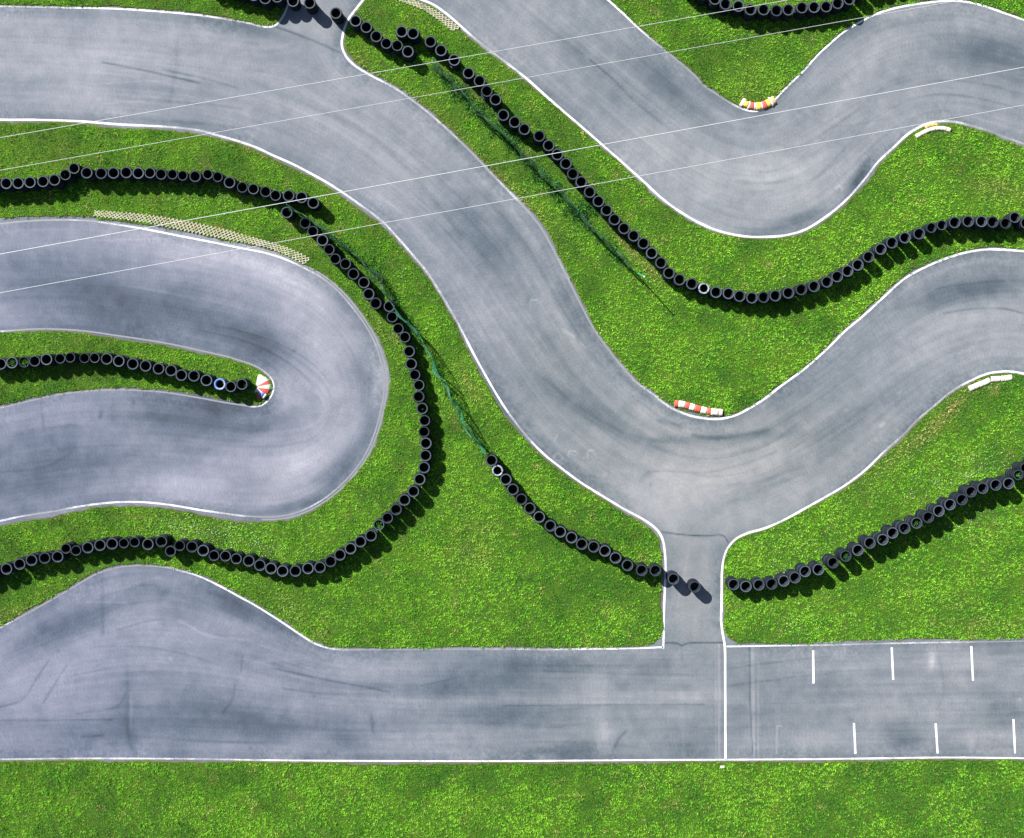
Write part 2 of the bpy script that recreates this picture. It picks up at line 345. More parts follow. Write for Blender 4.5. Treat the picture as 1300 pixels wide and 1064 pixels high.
BL = [ # dirt and rubber laid down / swept pale, x y rx ry angle amount
 (60,350,110,34,0,-.10),(60,395,60,22,0,.04),(130,395,110,40,2,-.12),(230,405,110,34,9,-.13),(305,430,66,20,20,-.16),(335,450,26,16,30,-.10),(205,372,90,20,8,-.08),(260,315,130,24,9,.13),(350,350,80,30,30,.10),(400,400,50,60,-30,.12),(405,480,45,60,0,.12),
 (466,500,13,80,0,-.10),(440,585,50,12,-50,-.16),(375,642,60,9,-12,-.12),(385,590,70,24,-42,.13),(300,600,100,20,-14,.12),(70,570,120,36,0,-.17),(250,528,110,24,2,-.17),(330,540,40,12,-20,-.10),(20,625,80,24,-8,-.12),(240,612,90,12,4,.10),(438,395,18,26,-40,-.07),(448,475,16,20,0,-.07),(120,545,60,12,0,.08),
 (120,60,160,30,2,.06),(310,38,60,8,10,-.12),(60,100,90,30,0,.05),(170,130,160,16,2,.05),(420,170,70,30,35,.05),(620,310,70,22,58,-.12),(700,430,60,30,60,.02),(655,300,60,9,52,-.1),(725,395,55,9,62,-.12),
 (850,620,90,40,0,.1),(905,556,70,6,-3,-.14),(745,520,70,12,32,-.14),(835,560,110,30,12,.03),(960,590,70,18,-22,.05),(1050,550,120,16,-32,-.06),(1090,450,120,22,-38,-.06),(1190,430,110,30,-14,.10),(1220,370,70,16,-8,-.16),(1280,350,40,16,0,-.1),
 (650,20,90,40,35,.03),(745,78,80,14,42,-.06),(850,110,70,16,45,-.13),(830,190,70,26,42,.07),(960,235,120,44,0,.09),(1000,180,90,26,-20,.05),(1090,228,8,30,30,-.24),(1015,278,40,8,-18,-.12),(1075,115,12,60,35,.12),(1110,70,60,12,-25,.1),(1150,28,90,10,-8,-.1),(1245,65,60,20,4,-.2),(1290,100,60,30,0,-.1),(1180,120,110,18,-6,.03),
 (60,803,60,20,-28,-.15),(110,785,60,14,-20,-.16),(235,765,60,16,14,-.16),(210,745,80,10,8,-.1),(165,775,80,10,-8,.1),(60,870,70,40,0,.08),(250,900,80,26,0,-.12),(158,905,16,55,0,-.08),(120,935,60,14,0,-.1),(330,870,60,16,6,.13),(300,795,60,12,18,.12),(300,770,50,12,28,-.16),(440,945,26,22,0,-.12),(350,925,110,20,0,-.09),(600,866,90,16,0,-.13),(450,890,500,60,0,-.04),(660,905,120,14,0,-.12),(500,850,90,14,6,.1),(560,935,90,16,0,.05),(700,845,120,14,0,-.18),(765,930,12,32,0,.13),(758,865,16,30,0,.12),(735,948,26,14,0,-.09),(700,955,60,8,0,-.1),(880,945,30,16,0,-.09),(850,880,50,26,0,.04),(1060,880,120,30,0,-.04),(1145,935,30,22,0,-.14),(1270,900,50,24,0,-.1),(1040,935,40,20,0,.08),(1010,850,40,20,0,.05),(1183,836,5,14,0,.2),(1232,945,6,16,0,.12),
 (883,760,34,70,0,.07),(400,25,40,40,0,.1),(960,60,30,30,0,0)]
for cx, cy, rx, ry, an, am in BL:
    a = math.radians(an); u = (x-cx)*math.cos(a)+(y-cy)*math.sin(a); v = -(x-cx)*math.sin(a)+(y-cy)*math.cos(a)
    r2 = (u/rx)**2+(v/ry)**2; q = r2 < 7
    wear[q] += (1.85 if am < 0 else 1.3)*am*np.exp(-r2[q])*(.4+1.2*fbm(x[q], y[q], 55, 77, 4))
nearn = fbm(x, y, 60, 91, 3)
wear -= .24*np.exp(-(dist/12)**2)*(nearn*1.6-.2)
grit = fbm(x, y, 3.2, 63, 2); wear += .30*(grit-.5)*np.exp(-(dist/20)**2)*np.clip((fbm(x, y, 70, 64, 2)-.35)*3.5, 0, 1)
# rubbered racing line: darker streaks well inside the track
wear -= .05*np.exp(-((dist-45)/22)**2)
SK = [ # skid marks, seams, cracks: polyline, half width, amount
 ([(130,79),(190,91),(252,105)],1.1,-.32),([(206,88),(255,99),(300,111)],1.2,-.2),([(225,55),(222,95),(216,130)],3,-.07),([(320,104),(405,140),(462,167),(500,198),(540,240),(585,300)],3.2,-.1),
 ([(749,76),(767,91),(802,124)],1.6,-.2),([(802,124),(850,165),(880,188)],2.5,-.08),([(660,5),(700,38),(740,70)],2.4,-.1),([(350.5,34),(396,51),(431.7,67)],1.3,-.3),
 ([(1198,398),(1236,392),(1274,392),(1304,399)],1.1,-.22),([(1190,366),(1240,359),(1275,357)],1.0,-.12),([(881,553),(906,556.5),(934,554),(975,546)],2.4,-.18),([(838,534),(863,541)],3,-.2),([(823,599),(843,598),(894,600),(945,589),(985,574)],1.4,-.12),([(716,512),(760,540),(815,563),(880,580),(940,574),(1010,548)],2.6,-.07),
 ([(640,300),(690,420),(760,510),(840,570)],4,-.07),([(690,480),(740,520),(800,552),(850,562)],2,-.09),([(815,608),(825,600)],4,-.14),([(885,618),(960,612),(1020,592)],1.6,-.07),([(905,640),(960,632)],1.4,-.04),
 ([(840.5,675.4),(868.4,679),(894,680.5),(918,680),(924,688)],.8,-.42),([(843,816),(860,817),(866,819.5),(872,817),(918,816)],.9,-.45),
 ([(0,914.5),(60,914.5),(142,914)],.9,-.2),([(-5,899),(28,888),(46,862),(62,838)],1.2,-.2),([(55,892),(72,865),(84,845)],1.2,-.16),([(98,906),(150,896),(160,880)],1.2,-.16),([(129.5,735),(130,770),(130.5,806)],2.0,-.10),([(161,845),(162,880),(163,935),(172,963)],2.6,-.12),([(166,880),(166,925)],1.4,.14),
 ([(110,764),(160,765)],1.1,.12),([(139,763),(162,745),(203,732.6)],1.3,.1),([(180,792),(225,788),(262,806),(320,813)],1.4,.12),([(148,800),(190,789),(225,787)],1.2,-.14),([(308,833),(306,852)],1.2,-.2),([(298,870),(296,886),(283,905)],1.2,-.16),([(104,935),(130,934)],1.6,-.2),
 ([(350,849),(409,862),(462,872),(493,878.5)],1.1,-.22),([(352,853),(400,865)],1.3,.1),([(360,874),(405,880),(440,882)],1.2,-.16),([(320,841),(390,836)],1.2,.08),([(471,908),(474,930)],2.2,-.16),([(780,950),(786,938),(795,928)],1.4,-.2),
 ([(640,896),(760,895),(894,894.5)],.9,-.18),([(690,852),(800,856),(880,857)],1.0,-.1),([(912.5,818),(913,880),(913,963)],1.2,.26),([(908,818),(909,900),(909,963)],.8,.12),([(951.5,821),(952,880),(954,930),(956,963)],.7,-.3),([(959,821),(959.5,900),(960,963)],.6,-.2),([(955.5,821),(957.5,963)],3.2,.16),([(962.5,840),(962,963)],1.2,.12),
 ([(865,820),(866,840)],1,-.14),([(866,880),(867,963)],3,.06),([(986.5,922),(986,957)],.9,.22),([(986.5,922),(992,921.5)],.8,.2),([(970,893),(1060,892),(1200,890)],1.2,-.05),([(1192,830),(1198,880),(1190,900)],1.2,-.1),
 ([(673,390),(674,381),(681,381)],.9,.24),([(703,583),(706,576),(712,577),(714,583)],.9,.25),([(721,580),(722,573),(732,573)],.9,.22),([(724,576),(730,578)],.8,.2),([(746,580),(747,572),(753,572)],.9,.24),([(704,560),(708,552)],.8,.18),
 ([(716,420),(728,427)],2,.16),([(738,436),(745,442)],1.6,.14),([(1120,395),(1170,385)],2,-.06),([(1118,541),(1122,538)],2.0,.22),([(1140,500),(1143,498)],1.6,.16),([(1195,91),(1190,87),(1196,84),(1202,87),(1198,91)],1.2,.12),([(1061,240),(1066,236),(1070,241)],1.2,.14),
 ([(1000,135),(1060,160),(1130,150)],1.6,-.05),([(985,182),(1010,187),(1060,160),(1120,112)],1.4,-.08),([(52,478+34),(56,545)],1.6,-.14),([(0,600),(60,592),(90,575)],1.5,-.12),([(128,524),(127,530)],2.4,-.22)]
for pl, hw, am in SK:
    c = smooth(pl, 3) if len(pl) > 2 else np.linspace(pl[0], pl[1], 12)
    bx = (x > c[:, 0].min()-12) & (x < c[:, 0].max()+12) & (y > c[:, 1].min()-12) & (y < c[:, 1].max()+12); ix = np.nonzero(bx)[0]
    d2 = np.full(len(ix), 1e9)
    for a, b_ in zip(c[:-1], c[1:]):
        ab = b_-a; L = ab@ab+1e-9; t = np.clip(((x[ix]-a[0])*ab[0]+(y[ix]-a[1])*ab[1])/L, 0, 1)
        d2 = np.minimum(d2, (x[ix]-a[0]-t*ab[0])**2+(y[ix]-a[1]-t*ab[1])**2)
    wear[ix] += am*np.exp(-d2/(hw*1.15)**2)*(.5+.9*fbm(x[ix], y[ix], 14, 55, 2))
rt = random.Random(31)
for _ in range(95):
    px, py = rt.uniform(-10, 1310), rt.uniform(-5, 960)
    if on_turf(np.array([px]), np.array([py]))[0]: continue
    pl = [(px, py)]; skew = rt.gauss(0, .09); curl = rt.gauss(0, .004); vx = vy = None
    for k in range(rt.randint(6, 34)):
        t2 = .5*math.atan2(bil(S2, np.array([px]), np.array([py]))[0], bil(C2, np.array([px]), np.array([py]))[0])+skew+curl*k
        nx_, ny_ = math.cos(t2), math.sin(t2)
        if vx is not None and nx_*vx+ny_*vy < 0: nx_, ny_ = -nx_, -ny_
        vx, vy = nx_, ny_; px += vx*6; py += vy*6
        if on_turf(np.array([px]), np.array([py]))[0]: break
        pl.append((px, py))
    if len(pl) < 4: continue
    am = rt.uniform(-.15, -.04) if rt.random() < .75 else rt.uniform(.04, .10)
    hw = rt.uniform(.8, 2.0); c = np.array(pl)
    sets = [c]
    if rt.random() < .4: sets.append(c+np.array([-vy, vx])*rt.uniform(18, 26))
    for c in sets:
        bx = (x > c[:, 0].min()-8) & (x < c[:, 0].max()+8) & (y > c[:, 1].min()-8) & (y < c[:, 1].max()+8); ix = np.nonzero(bx)[0]
        d2 = np.full(len(ix), 1e9); tt = np.zeros(len(ix))
        for q_, (a, b_) in enumerate(zip(c[:-1], c[1:])):
            ab = b_-a; L = ab@ab+1e-9; t = np.clip(((x[ix]-a[0])*ab[0]+(y[ix]-a[1])*ab[1])/L, 0, 1)
            dd = (x[ix]-a[0]-t*ab[0])**2+(y[ix]-a[1]-t*ab[1])**2; m_ = dd < d2; d2[m_] = dd[m_]; tt[m_] = (q_+t[m_])/(len(c)-1)
        wear[ix] += am*np.exp(-d2/hw**2)*np.sin(np.pi*np.clip(tt, 0, 1))**.6*(.3+1.3*fbm(x[ix], y[ix], 10, 56, 2))
for _ in range(60):   # oil spots, pale scuffs and small patches
    px, py = rt.uniform(0, 1300), rt.uniform(0, 960); r_ = rt.uniform(1.2, 3.5)
    q = (abs(x-px) < 12) & (abs(y-py) < 12); wear[q] += rt.choice((-1, -1, 1))*rt.uniform(.06, .2)*np.exp(-((x[q]-px)**2+(y[q]-py)**2)/r_**2)
warm = np.zeros(len(x))
for cx, cy, rx, ry in ((883,755,42,85),(400,15,50,45),(860,600,200,90),(700,460,70,90),(1000,560,180,60)):
    warm += np.exp(-(((x-cx)/rx)**2+((y-cy)/ry)**2))

warm = np.clip(warm*.5+.25*(fbm(x, y, 90, 404, 3)-.4), 0, 1)
blu = np.clip(1.15-x/640, 0, 1)*np.clip((y-100)/260, .35, 1)
wear = np.clip(wear, .02, .98)
ny_, nx_ = XX.shape
idx = np.arange(nx_*ny_).reshape(ny_, nx_)
q = np.stack([idx[:-1, :-1], idx[1:, :-1], idx[1:, 1:], idx[:-1, 1:]], -1).reshape(-1, 4)
tm = on_turf(x, y) & (x > -60) & (x < 1360) & (y > -60) & (y < 1000)
deep = tm[q].all(1)
for sx, sy in ((7, 0), (-7, 0), (0, 7), (0, -7)):
    tt = on_turf(x+sx, y+sy) & (x > -60) & (x < 1360) & (y > -60)
    deep &= tt[q].all(1)
q = q[~deep]
used, inv = np.unique(q, return_inverse=True)
co = np.stack([(x-NX)*U, (NY-y)*U, np.zeros(len(x))], 1)[used]
me = bpy.data.meshes.new('track_asphalt')
me.vertices.add(len(co)); me.vertices.foreach_set('co', co.astype(np.float32).ravel())
me.loops.add(q.size); me.loops.foreach_set('vertex_index', inv.reshape(-1).astype(np.int32))
me.polygons.add(len(q)); me.polygons.foreach_set('loop_start', np.arange(0, q.size, 4, dtype=np.int32)); me.update(calc_edges=True)
a = me.attributes.new('wear', 'FLOAT_COLOR', 'POINT')
c4 = np.ones((len(used), 4), np.float32); c4[:, 0] = wear[used]; c4[:, 1] = warm[used]; c4[:, 2] = blu[used]
a.data.foreach_set('color', c4.ravel()); me.materials.append(M['asphalt'])
tag(link(bpy.data.objects.new('track_asphalt', me)), kind='structure')

# ------------------------------------------------------------------ painted lines
def strip(name, c, width, fade=(), base=0.1, z=.004, wobble=.12):
    """fade: (x, y, radius, amount)"""
    c = np.array(c, float)
    t = np.gradient(c, axis=0); t /= np.linalg.norm(t, axis=1)[:, None]+1e-9
    nrm = np.stack([-t[:, 1], t[:, 0]], 1)
    w = width*.45*(1+wobble*np.convolve(RNG.normal(0, 1, len(c)), np.ones(5)/5, 'same'))
    L, R = c+nrm*w[:, None], c-nrm*w[:, None]
    v = [W(*p, z) for p in L]+[W(*p, z) for p in R]; n_ = len(c)
    f = [(i, i+1, n_+i+1, n_+i) for i in range(n_-1)]
    A = W(*L[0]); B = W(*L[1]); Cc = W(*R[1])
    if (B[0]-A[0])*(Cc[1]-A[1])-(B[1]-A[1])*(Cc[0]-A[0]) < 0: f = [tuple(reversed(q_)) for q_ in f]
    o = mesh_obj(name, v, f, M['paint']); tag(o, kind='structure')
    wv = np.full(n_, base)
    for fx, fy, fr, fa in fade: wv += fa*np.exp(-((c[:, 0]-fx)**2+(c[:, 1]-fy)**2)/fr**2)
    at = o.data.attributes.new('wear', 'FLOAT', 'POINT'); at.data.foreach_set('value', np.concatenate([wv, wv]).astype(np.float32))
    return o
crop = lambda c: c[(c[:, 0] > -300) & (c[:, 0] < 1600) & (c[:, 1] > -300)]
strip('edge_line', crop(cA), 2.6, [(40, 9, 60, .45), (300, 27, 40, .3)])
strip('edge_line', crop(cB), 3.0, [(520, 125, 60, .35), (600, 195, 50, .5), (690, 290, 60, .55), (745, 400, 70, .6), (800, 475, 70, .35), (1098, 225, 30, .2), (620, 62, 40, .4), (1260, 168, 50, .5)])
strip('edge_line', crop(cC), 2.6, [(895, 108, 42, 1.4), (848, 67, 40, .6), (1020, 90, 40, .2)], base=-.05)
strip('edge_line', crop(cDup), 2.9, [(480, 280, 60, .3), (560, 380, 60, .4), (250, 165, 50, .4), (660, 545, 30, .4)])
strip('edge_line', smooth([(843,776),(842.6,800),(842,823.5)]), 2.8)
strip('edge_line', crop(np.vstack([[(842, 821.6), (820, 822.6)], cDlow])), 2.4, [(600, 824, 120, .45), (480, 824, 60, .4), (170, 718, 60, .6), (60, 765, 60, .7)])
strip('edge_line', crop(cHP), 2.5, [(30, 281, 50, .7), (120, 281, 40, .3), (420, 362, 50, .4), (475, 440, 60, .5), (486, 510, 40, .5), (450, 597, 60, .5), (340, 656, 60, .5), (60, 650, 60, .4)])
strip('edge_line', crop(cE), 2.2, [(100, 420, 90, .7), (230, 440, 80, .7), (290, 455, 40, .4), (200, 497, 90, .7), (60, 505, 60, .6), (280, 510, 30, .5)])
strip('edge_line', crop(cFs), 3.0, [(1200, 503, 40, .3), (1150, 548, 40, .4)])
strip('edge_line', smooth([(915.4,788.5),(917.2,803),(920,820),(920.6,860),(921,964)]), 2.9, base=-.1)
strip('edge_line', crop(np.vstack([cFl, [(935, 820.6), (922.3, 820.8)]])), 2.2, [(1100, 817, 90, .35), (1270, 814, 60, .5)])
strip('edge_line', crop(cBot), 2.3, [(60, 963, 80, .3), (260, 964, 70, .3)])
for (a, b_) in (((1032.2,825.8),(1032.7,867.6)),((1132,822),(1133.9,863)),((1233,820.5),(1235.2,864)),((1084,918),(1086,957)),((1187.8,918.4),(1190.3,956.5)),((1286.5,913),(1288.6,956.5))):
    strip('grid_marking', np.linspace(a, b_, 12), 2.9, base=-.05, wobble=.05)
strip('grid_marking', np.linspace((912.2, 822), (912.8, 962), 30), 1.6, base=.75)
# weathered second pass of paint just outside the hairpin line
t = cHP[(cHP[:, 0] > 330)]
tt = np.gradient(t, axis=0); tt /= np.linalg.norm(tt, axis=1)[:, None]; nn = np.stack([tt[:, 1], -tt[:, 0]], 1)
strip('edge_line', t+nn*3.4, 2.2, base=.62)

# ------------------------------------------------------------------ concrete grid paving beside two corners
def grid_paving(top, bot):
    a = smooth(top, 2.0); b_ = smooth(bot, 2.0)
    def at(c, f):
        d = np.concatenate([[0], np.cumsum(np.linalg.norm(np.diff(c, axis=0), axis=1))]); s_ = f*d[-1]
        return np.array([np.interp(s_, d, c[:, 0]), np.interp(s_, d, c[:, 1])])
    L = np.linalg.norm(np.diff(a, axis=0), axis=1).sum()
    verts, faces = [], []
    def bar(p, q_, w, z0=.022, z1=.062):
        p = np.array(p); q_ = np.array(q_); d = (q_-p)/np.linalg.norm(q_-p); n_ = np.array([-d[1], d[0]])*w/2
        k = len(verts)
        for z in (z0, z1):
            for c in (p+n_, p-n_, q_-n_, q_+n_): verts.append(W(c[0], c[1], z+random.random()*.001))
        faces.extend([(k+4, k+5, k+6, k+7), (k, k+1, k+5, k+4), (k+1, k+2, k+6, k+5), (k+2, k+3, k+7, k+6), (k+3, k, k+4, k+7), (k+3, k+2, k+1, k)])
    def P(s_, v): return at(a, s_)*(1-v)+at(b_, s_)*v
    ncell = int(L/4.9); cell = 1.0/ncell
    for k in range(-2, ncell+1):
        for sg in (0, 1):
            s0, s1 = (k*cell, (k+2.3)*cell) if sg == 0 else ((k+2.3)*cell, k*cell)
            pts = []
            for j in range(5):
                v = j/4; s_ = s0+(s1-s0)*v
                pts.append((s_, v))
            for (sa_, va), (sb_, vb) in zip(pts[:-1], pts[1:]):
                if min(sa_, sb_) < 0 or max(sa_, sb_) > 1: continue
                bar(P(sa_, va), P(sb_, vb), 1.15, z1=.060+.002*sg)
    tag(mesh_obj('grid_paving', verts, faces, M['concrete']), kind='structure')
grid_paving([(120.6,267.2),(178,271.5),(228.4,279),(279,289.5),(330,303.5),(352,310),(375,318),(396,329)], [(119,274.6),(178,282),(228,292),(279,302.5),(330,312.5),(348,318),(368,326.5),(388,337)])
grid_paving([(488,-10),(504,-8),(523,-.5),(548.5,10.5),(569,24),(586,37)], [(484,-3),(500,0),(513,4),(536,12.7),(558,27),(575,41)])

# ------------------------------------------------------------------ tyre stacks
def lathe(profile, seg=30, grooves=True):
    v, f = [], []; n_ = len(profile)
    for i in range(seg):
        a = 2*math.pi*i/seg; ca_, sa_ = math.cos(a), math.sin(a)
        for k, (r, z) in enumerate(profile): v.append((r*ca_, r*sa_, z))
    for i in range(seg):
        for k in range(n_):
            a_ = i*n_+k; b2 = i*n_+(k+1) % n_; c_ = ((i+1) % seg)*n_+(k+1) % n_; d_ = ((i+1) % seg)*n_+k
            f.append((a_, d_, c_, b2))
    return v, f
def tyre_mesh(name, R, mat, width=.18, hole=.66, ringmat=None, name_ring='full'):
    h = width/2; ri = R*hole
    pr = [(ri, -h*.55), (ri+.012, -h*.78), (R*.84, -h), (R*.94, -h*.88), (R*.985, -h*.66), (R*.985, -h*.3), (R*.965, -h*.25), (R*.965, -h*.12), (R, -h*.08), (R, h*.08), (R*.965, h*.12), (R*.965, h*.25), (R*.985, h*.3),
          (R*.985, h*.66), (R*.94, h*.88), (R*.905, h*.95), (R*.89, h*.90), (R*.84, h), (ri+.03, h*.90), (ri+.012, h*.78), (ri, h*.55), (ri+.02, h*.5), (R*.90, h*.45), (R*.925, 0), (R*.90, -h*.45), (ri+.02, -h*.5)]
    v, f = lathe(pr)
    me = bpy.data.meshes.new(name); me.from_pydata(v, [], f); me.update()
    me.polygons.foreach_set('use_smooth', [True]*len(me.polygons)); me.materials.append(mat)
    if ringmat is not None:
        me.materials.append(ringmat)
        n_ = len(pr)
        for p in me.polygons:
            k = p.index % n_; seg = p.index//n_
            if name_ring == 'full' and 13 <= k <= 18 and seg % 10 != 3: p.material_index = 1
            if name_ring == 'part' and 15 <= k <= 19 and seg < 17 and seg % 5 != 3: p.material_index = 1
    return me
RADII = [.245, .265, .285, .305]
TM = {}
for mk in ('rubber', 'rubber_dusty_highlight', 'rubber_dark'):
    for i, R in enumerate(RADII): TM[mk, i] = tyre_mesh('tyre', R, M[mk], hole=(.74, .72, .71, .68)[i])
TM['ringwhite', 2] = tyre_mesh('tyre', .285, M['rubber'], ringmat=M['ringwhite'])
TM['ringblue', 2] = tyre_mesh('tyre', .295, M['ringblue'], ringmat=M['ringwhite'], name_ring='part')
ORD = ['zeroth','first','second','third','fourth','fifth','sixth','seventh','eighth','ninth','tenth','eleventh','twelfth','thirteenth','fourteenth','fifteenth','sixteenth','seventeenth','eighteenth','nineteenth','twentieth']
def ordw(n_):
    if n_ <= 20: return ORD[n_]
    t_, u_ = divmod(n_, 10)
    return ['', '', 'twenty', 'thirty', 'forty', 'fifty'][t_]+'-'+ORD[u_] if u_ else ['', '', 'twentieth', 'thirtieth', 'fortieth', 'fiftieth'][t_]
ROWS = [
 dict(name='upper access lane row', grp='tyre stacks across the upper access lane', ends=('left', 'right'), off='left of the upper access lane',
   pts=[(266,-20),(280,-17),(294,-13),(308,-10),(322,-6),(336.6,-2),(352,-4),(372,1.5),(393,3.8),(426.5,16.5),(451.5,26.4),(465,34.6),(477.8,46),(490.6,55),(504.4,58),(518,65.4)]),
 dict(name='central grass strip row', grp='tyre stacks down the central grass strip', ends=('top', 'right'), off='right of the central strip row',
   pts=[(510,40),(524.6,42.4),(546.6,53),(560,64),(576.7,76.3),(595,93),(609,102.6),(618,115.7),(629.3,126.5),(639,146),(653.8,154.8),(665.7,164),(684.7,172.8),(696.7,184.6),(707.7,196),(718.7,207.8),(727.4,220.6),(738,231),(748.7,244),(760,255.5),(770.3,267),(780.4,278.7),(792.5,290),(804.6,299.5),(817,309),(827.6,321.3),(839.4,333.7),(849.4,346.7),(862.8,355),(878.5,360.3),(893.7,366),(909.2,371),(924.8,372.5),(939,375.8),(954.7,378.3),(969.5,377.5),(984.5,375.3),(1001,372),(1017.5,367.4),(1033.5,363.6),(1050,358),(1063,351),(1076,344),(1089,336.4),(1102.7,326.3),(1118,316),(1132.4,308),(1149,301.7),(1167,296.6),(1182.5,289),(1195.6,286),(1212.3,282.5),(1229.4,281),(1246,281),(1260.5,282),(1277,283.6),(1288.5,276),(1303,283),(1318,285)]),
 dict(name='top right edge row', grp='tyre stacks along the top right edge', ends=('left', 'right'), off='above the top right lawn',
   pts=[(878,-14),(893,-7),(907.7,-1),(921.2,5),(937.7,7.7),(953,12.3),(969.7,12),(986,13.5),(1001,12.3),(1018.5,9.7),(1033.5,9),(1049,8.5),(1063.8,4.2),(1078.5,-1),(1092,-11),(1106,-21),(1121,-25),(1137,-30),(1153,-32),(1168,-32),(1184,-33),(1200,-34),(1216,-36),(1232,-39)]),
 dict(name='upper left lawn row', grp='tyre stacks along the upper left lawn', ends=('left', 'right'), off='left of the upper left lawn row',
   pts=[(-22,235),(-7,233),(8,232.5),(23,232.5),(38,231.5),(54.5,230.5),(69,228.5),(83,222),(94,213.8),(110,219.5),(128.5,220),(144,219.5),(160.4,219),(175.6,219.5),(190.4,219.5),(204.4,221.3),(219,221.3),(232,223),(247.8,224),(263.7,221.5),(276.6,224.6),(291.4,231.5),(307.7,238),(321.6,239.8),(337,243.4),(350,248.2),(366.3,248.4),(383,250.5),(397.7,257.7)]),
 dict(name='row around the hairpin', grp='tyre stacks curling round the outside of the hairpin', ends=('upper', 'lower'), off='left of the row below the hairpin',
   pts=[(364.2,269.7),(387.5,283.3),(397,294),(409.2,305),(417.8,316.8),(425.6,328.7),(438.6,335),(448.8,348),(461.9,358.7),(468,373.2),(477,385),(494,389),(497.9,402.7),(505.4,417.3),(514,428),(519.3,446.2),(522,462),(526.7,476),(531.8,489.2),(531.4,503.7),(536,518.8),(539.2,534.2),(538.5,548.3),(540.6,562.8),(540.4,578.5),(538.4,593.5),(532.8,608.5),(525,624),(513.4,634.8),(502.7,646.7),(492,657.7),(481,666.5),(471,680),(457.6,687.6),(445,696.5),(431.7,704.6),(419.7,713),(406.3,720.3),(391,721.6),(375,725),(358.8,725),(344,721.7),(330,717.6),(315.7,712.3),(300,709.6),(286.3,706),(272,705.5),(258,699),(243.7,694.3),(228.2,693),(216.4,699.8),(205,687.5),(188,691.2),(170.8,688.5),(157.4,689.6),(142.2,690.5),(127,692.3),(111.5,695.4),(96.5,699),(83.8,696.5),(73,707),(56.8,708.8),(40,711),(25,716),(8.3,722.4),(-8,728),(-24,733)]),
 dict(name='hairpin grass tongue row', grp='tyre stacks on the grass tongue inside the hairpin', ends=('left', 'right'), off='left of the hairpin tongue row',
   pts=[(-14,463),(.7,462),(15.2,460.4),(30.5,459.5),(44,458.5),(59,456.3),(76.2,455.3),(89,454),(107.3,454.6),(120.2,454.2),(135.4,455.7),(151,458.4),(168.4,462),(184.8,464.6),(201.4,468),(217,470.3),(230.2,476.4),(246.2,477.2),(262,482.7),(279,487.8),(293,491),(307,487.8)]),
 dict(name='lower access lane row', grp='tyre stacks running down to the lower access lane', ends=('upper', 'lower'), off='',
   pts=[(624.2,584.6),(631.8,597.7),(642,609),(651.2,621.6),(662,634),(672.7,645.4),(684.7,656.6),(698.7,667.6),(711.2,675.3),(725.6,682.5),(738.5,690.8),(753.9,694.4),(768.1,699.6),(781.6,708.4),(796.6,717.8),(814.8,724),(832.3,724.4),(855,735),(882.2,745.4)]),
 dict(name='lower right lawn row', grp='tyre stacks on the lower right lawn', ends=('left', 'right'), off='right of the lower right lawn row',
   pts=[(931.5,742),(947,744.6),(963.5,742.6),(980,741.5),(995,737.5),(1009.4,733.5),(1022,725.5),(1039,723),(1057.6,714.3),(1074,706),(1089.3,698.3),(1104.5,689.4),(1120.8,685.3),(1133.4,676.5),(1148.3,670.5),(1163.8,664.1),(1178.5,656.8),(1192,648.7),(1206,640.7),(1221.3,634.4),(1232.8,624.4),(1247.6,619.8),(1264.4,615.6),(1280.8,613.8),(1293,603.3),(1302,594),(1317,588)]),
]
SPECIAL = {(1, 30): 'bright', (5, 2): 'weed', (5, 3): 'weed', (5, 19): 'blue', (6, 1): 'bright', (7, 9): 'weed', (7, 15): 'weed', (7, 24): 'weed', (4, 31): 'weed', (4, 40): 'bright2', (4, 27): 'wide', (7, 8): 'wide', (7, 6): 'bright2'}
weed_spots = []; STACKS = []
rs = random.Random(3)
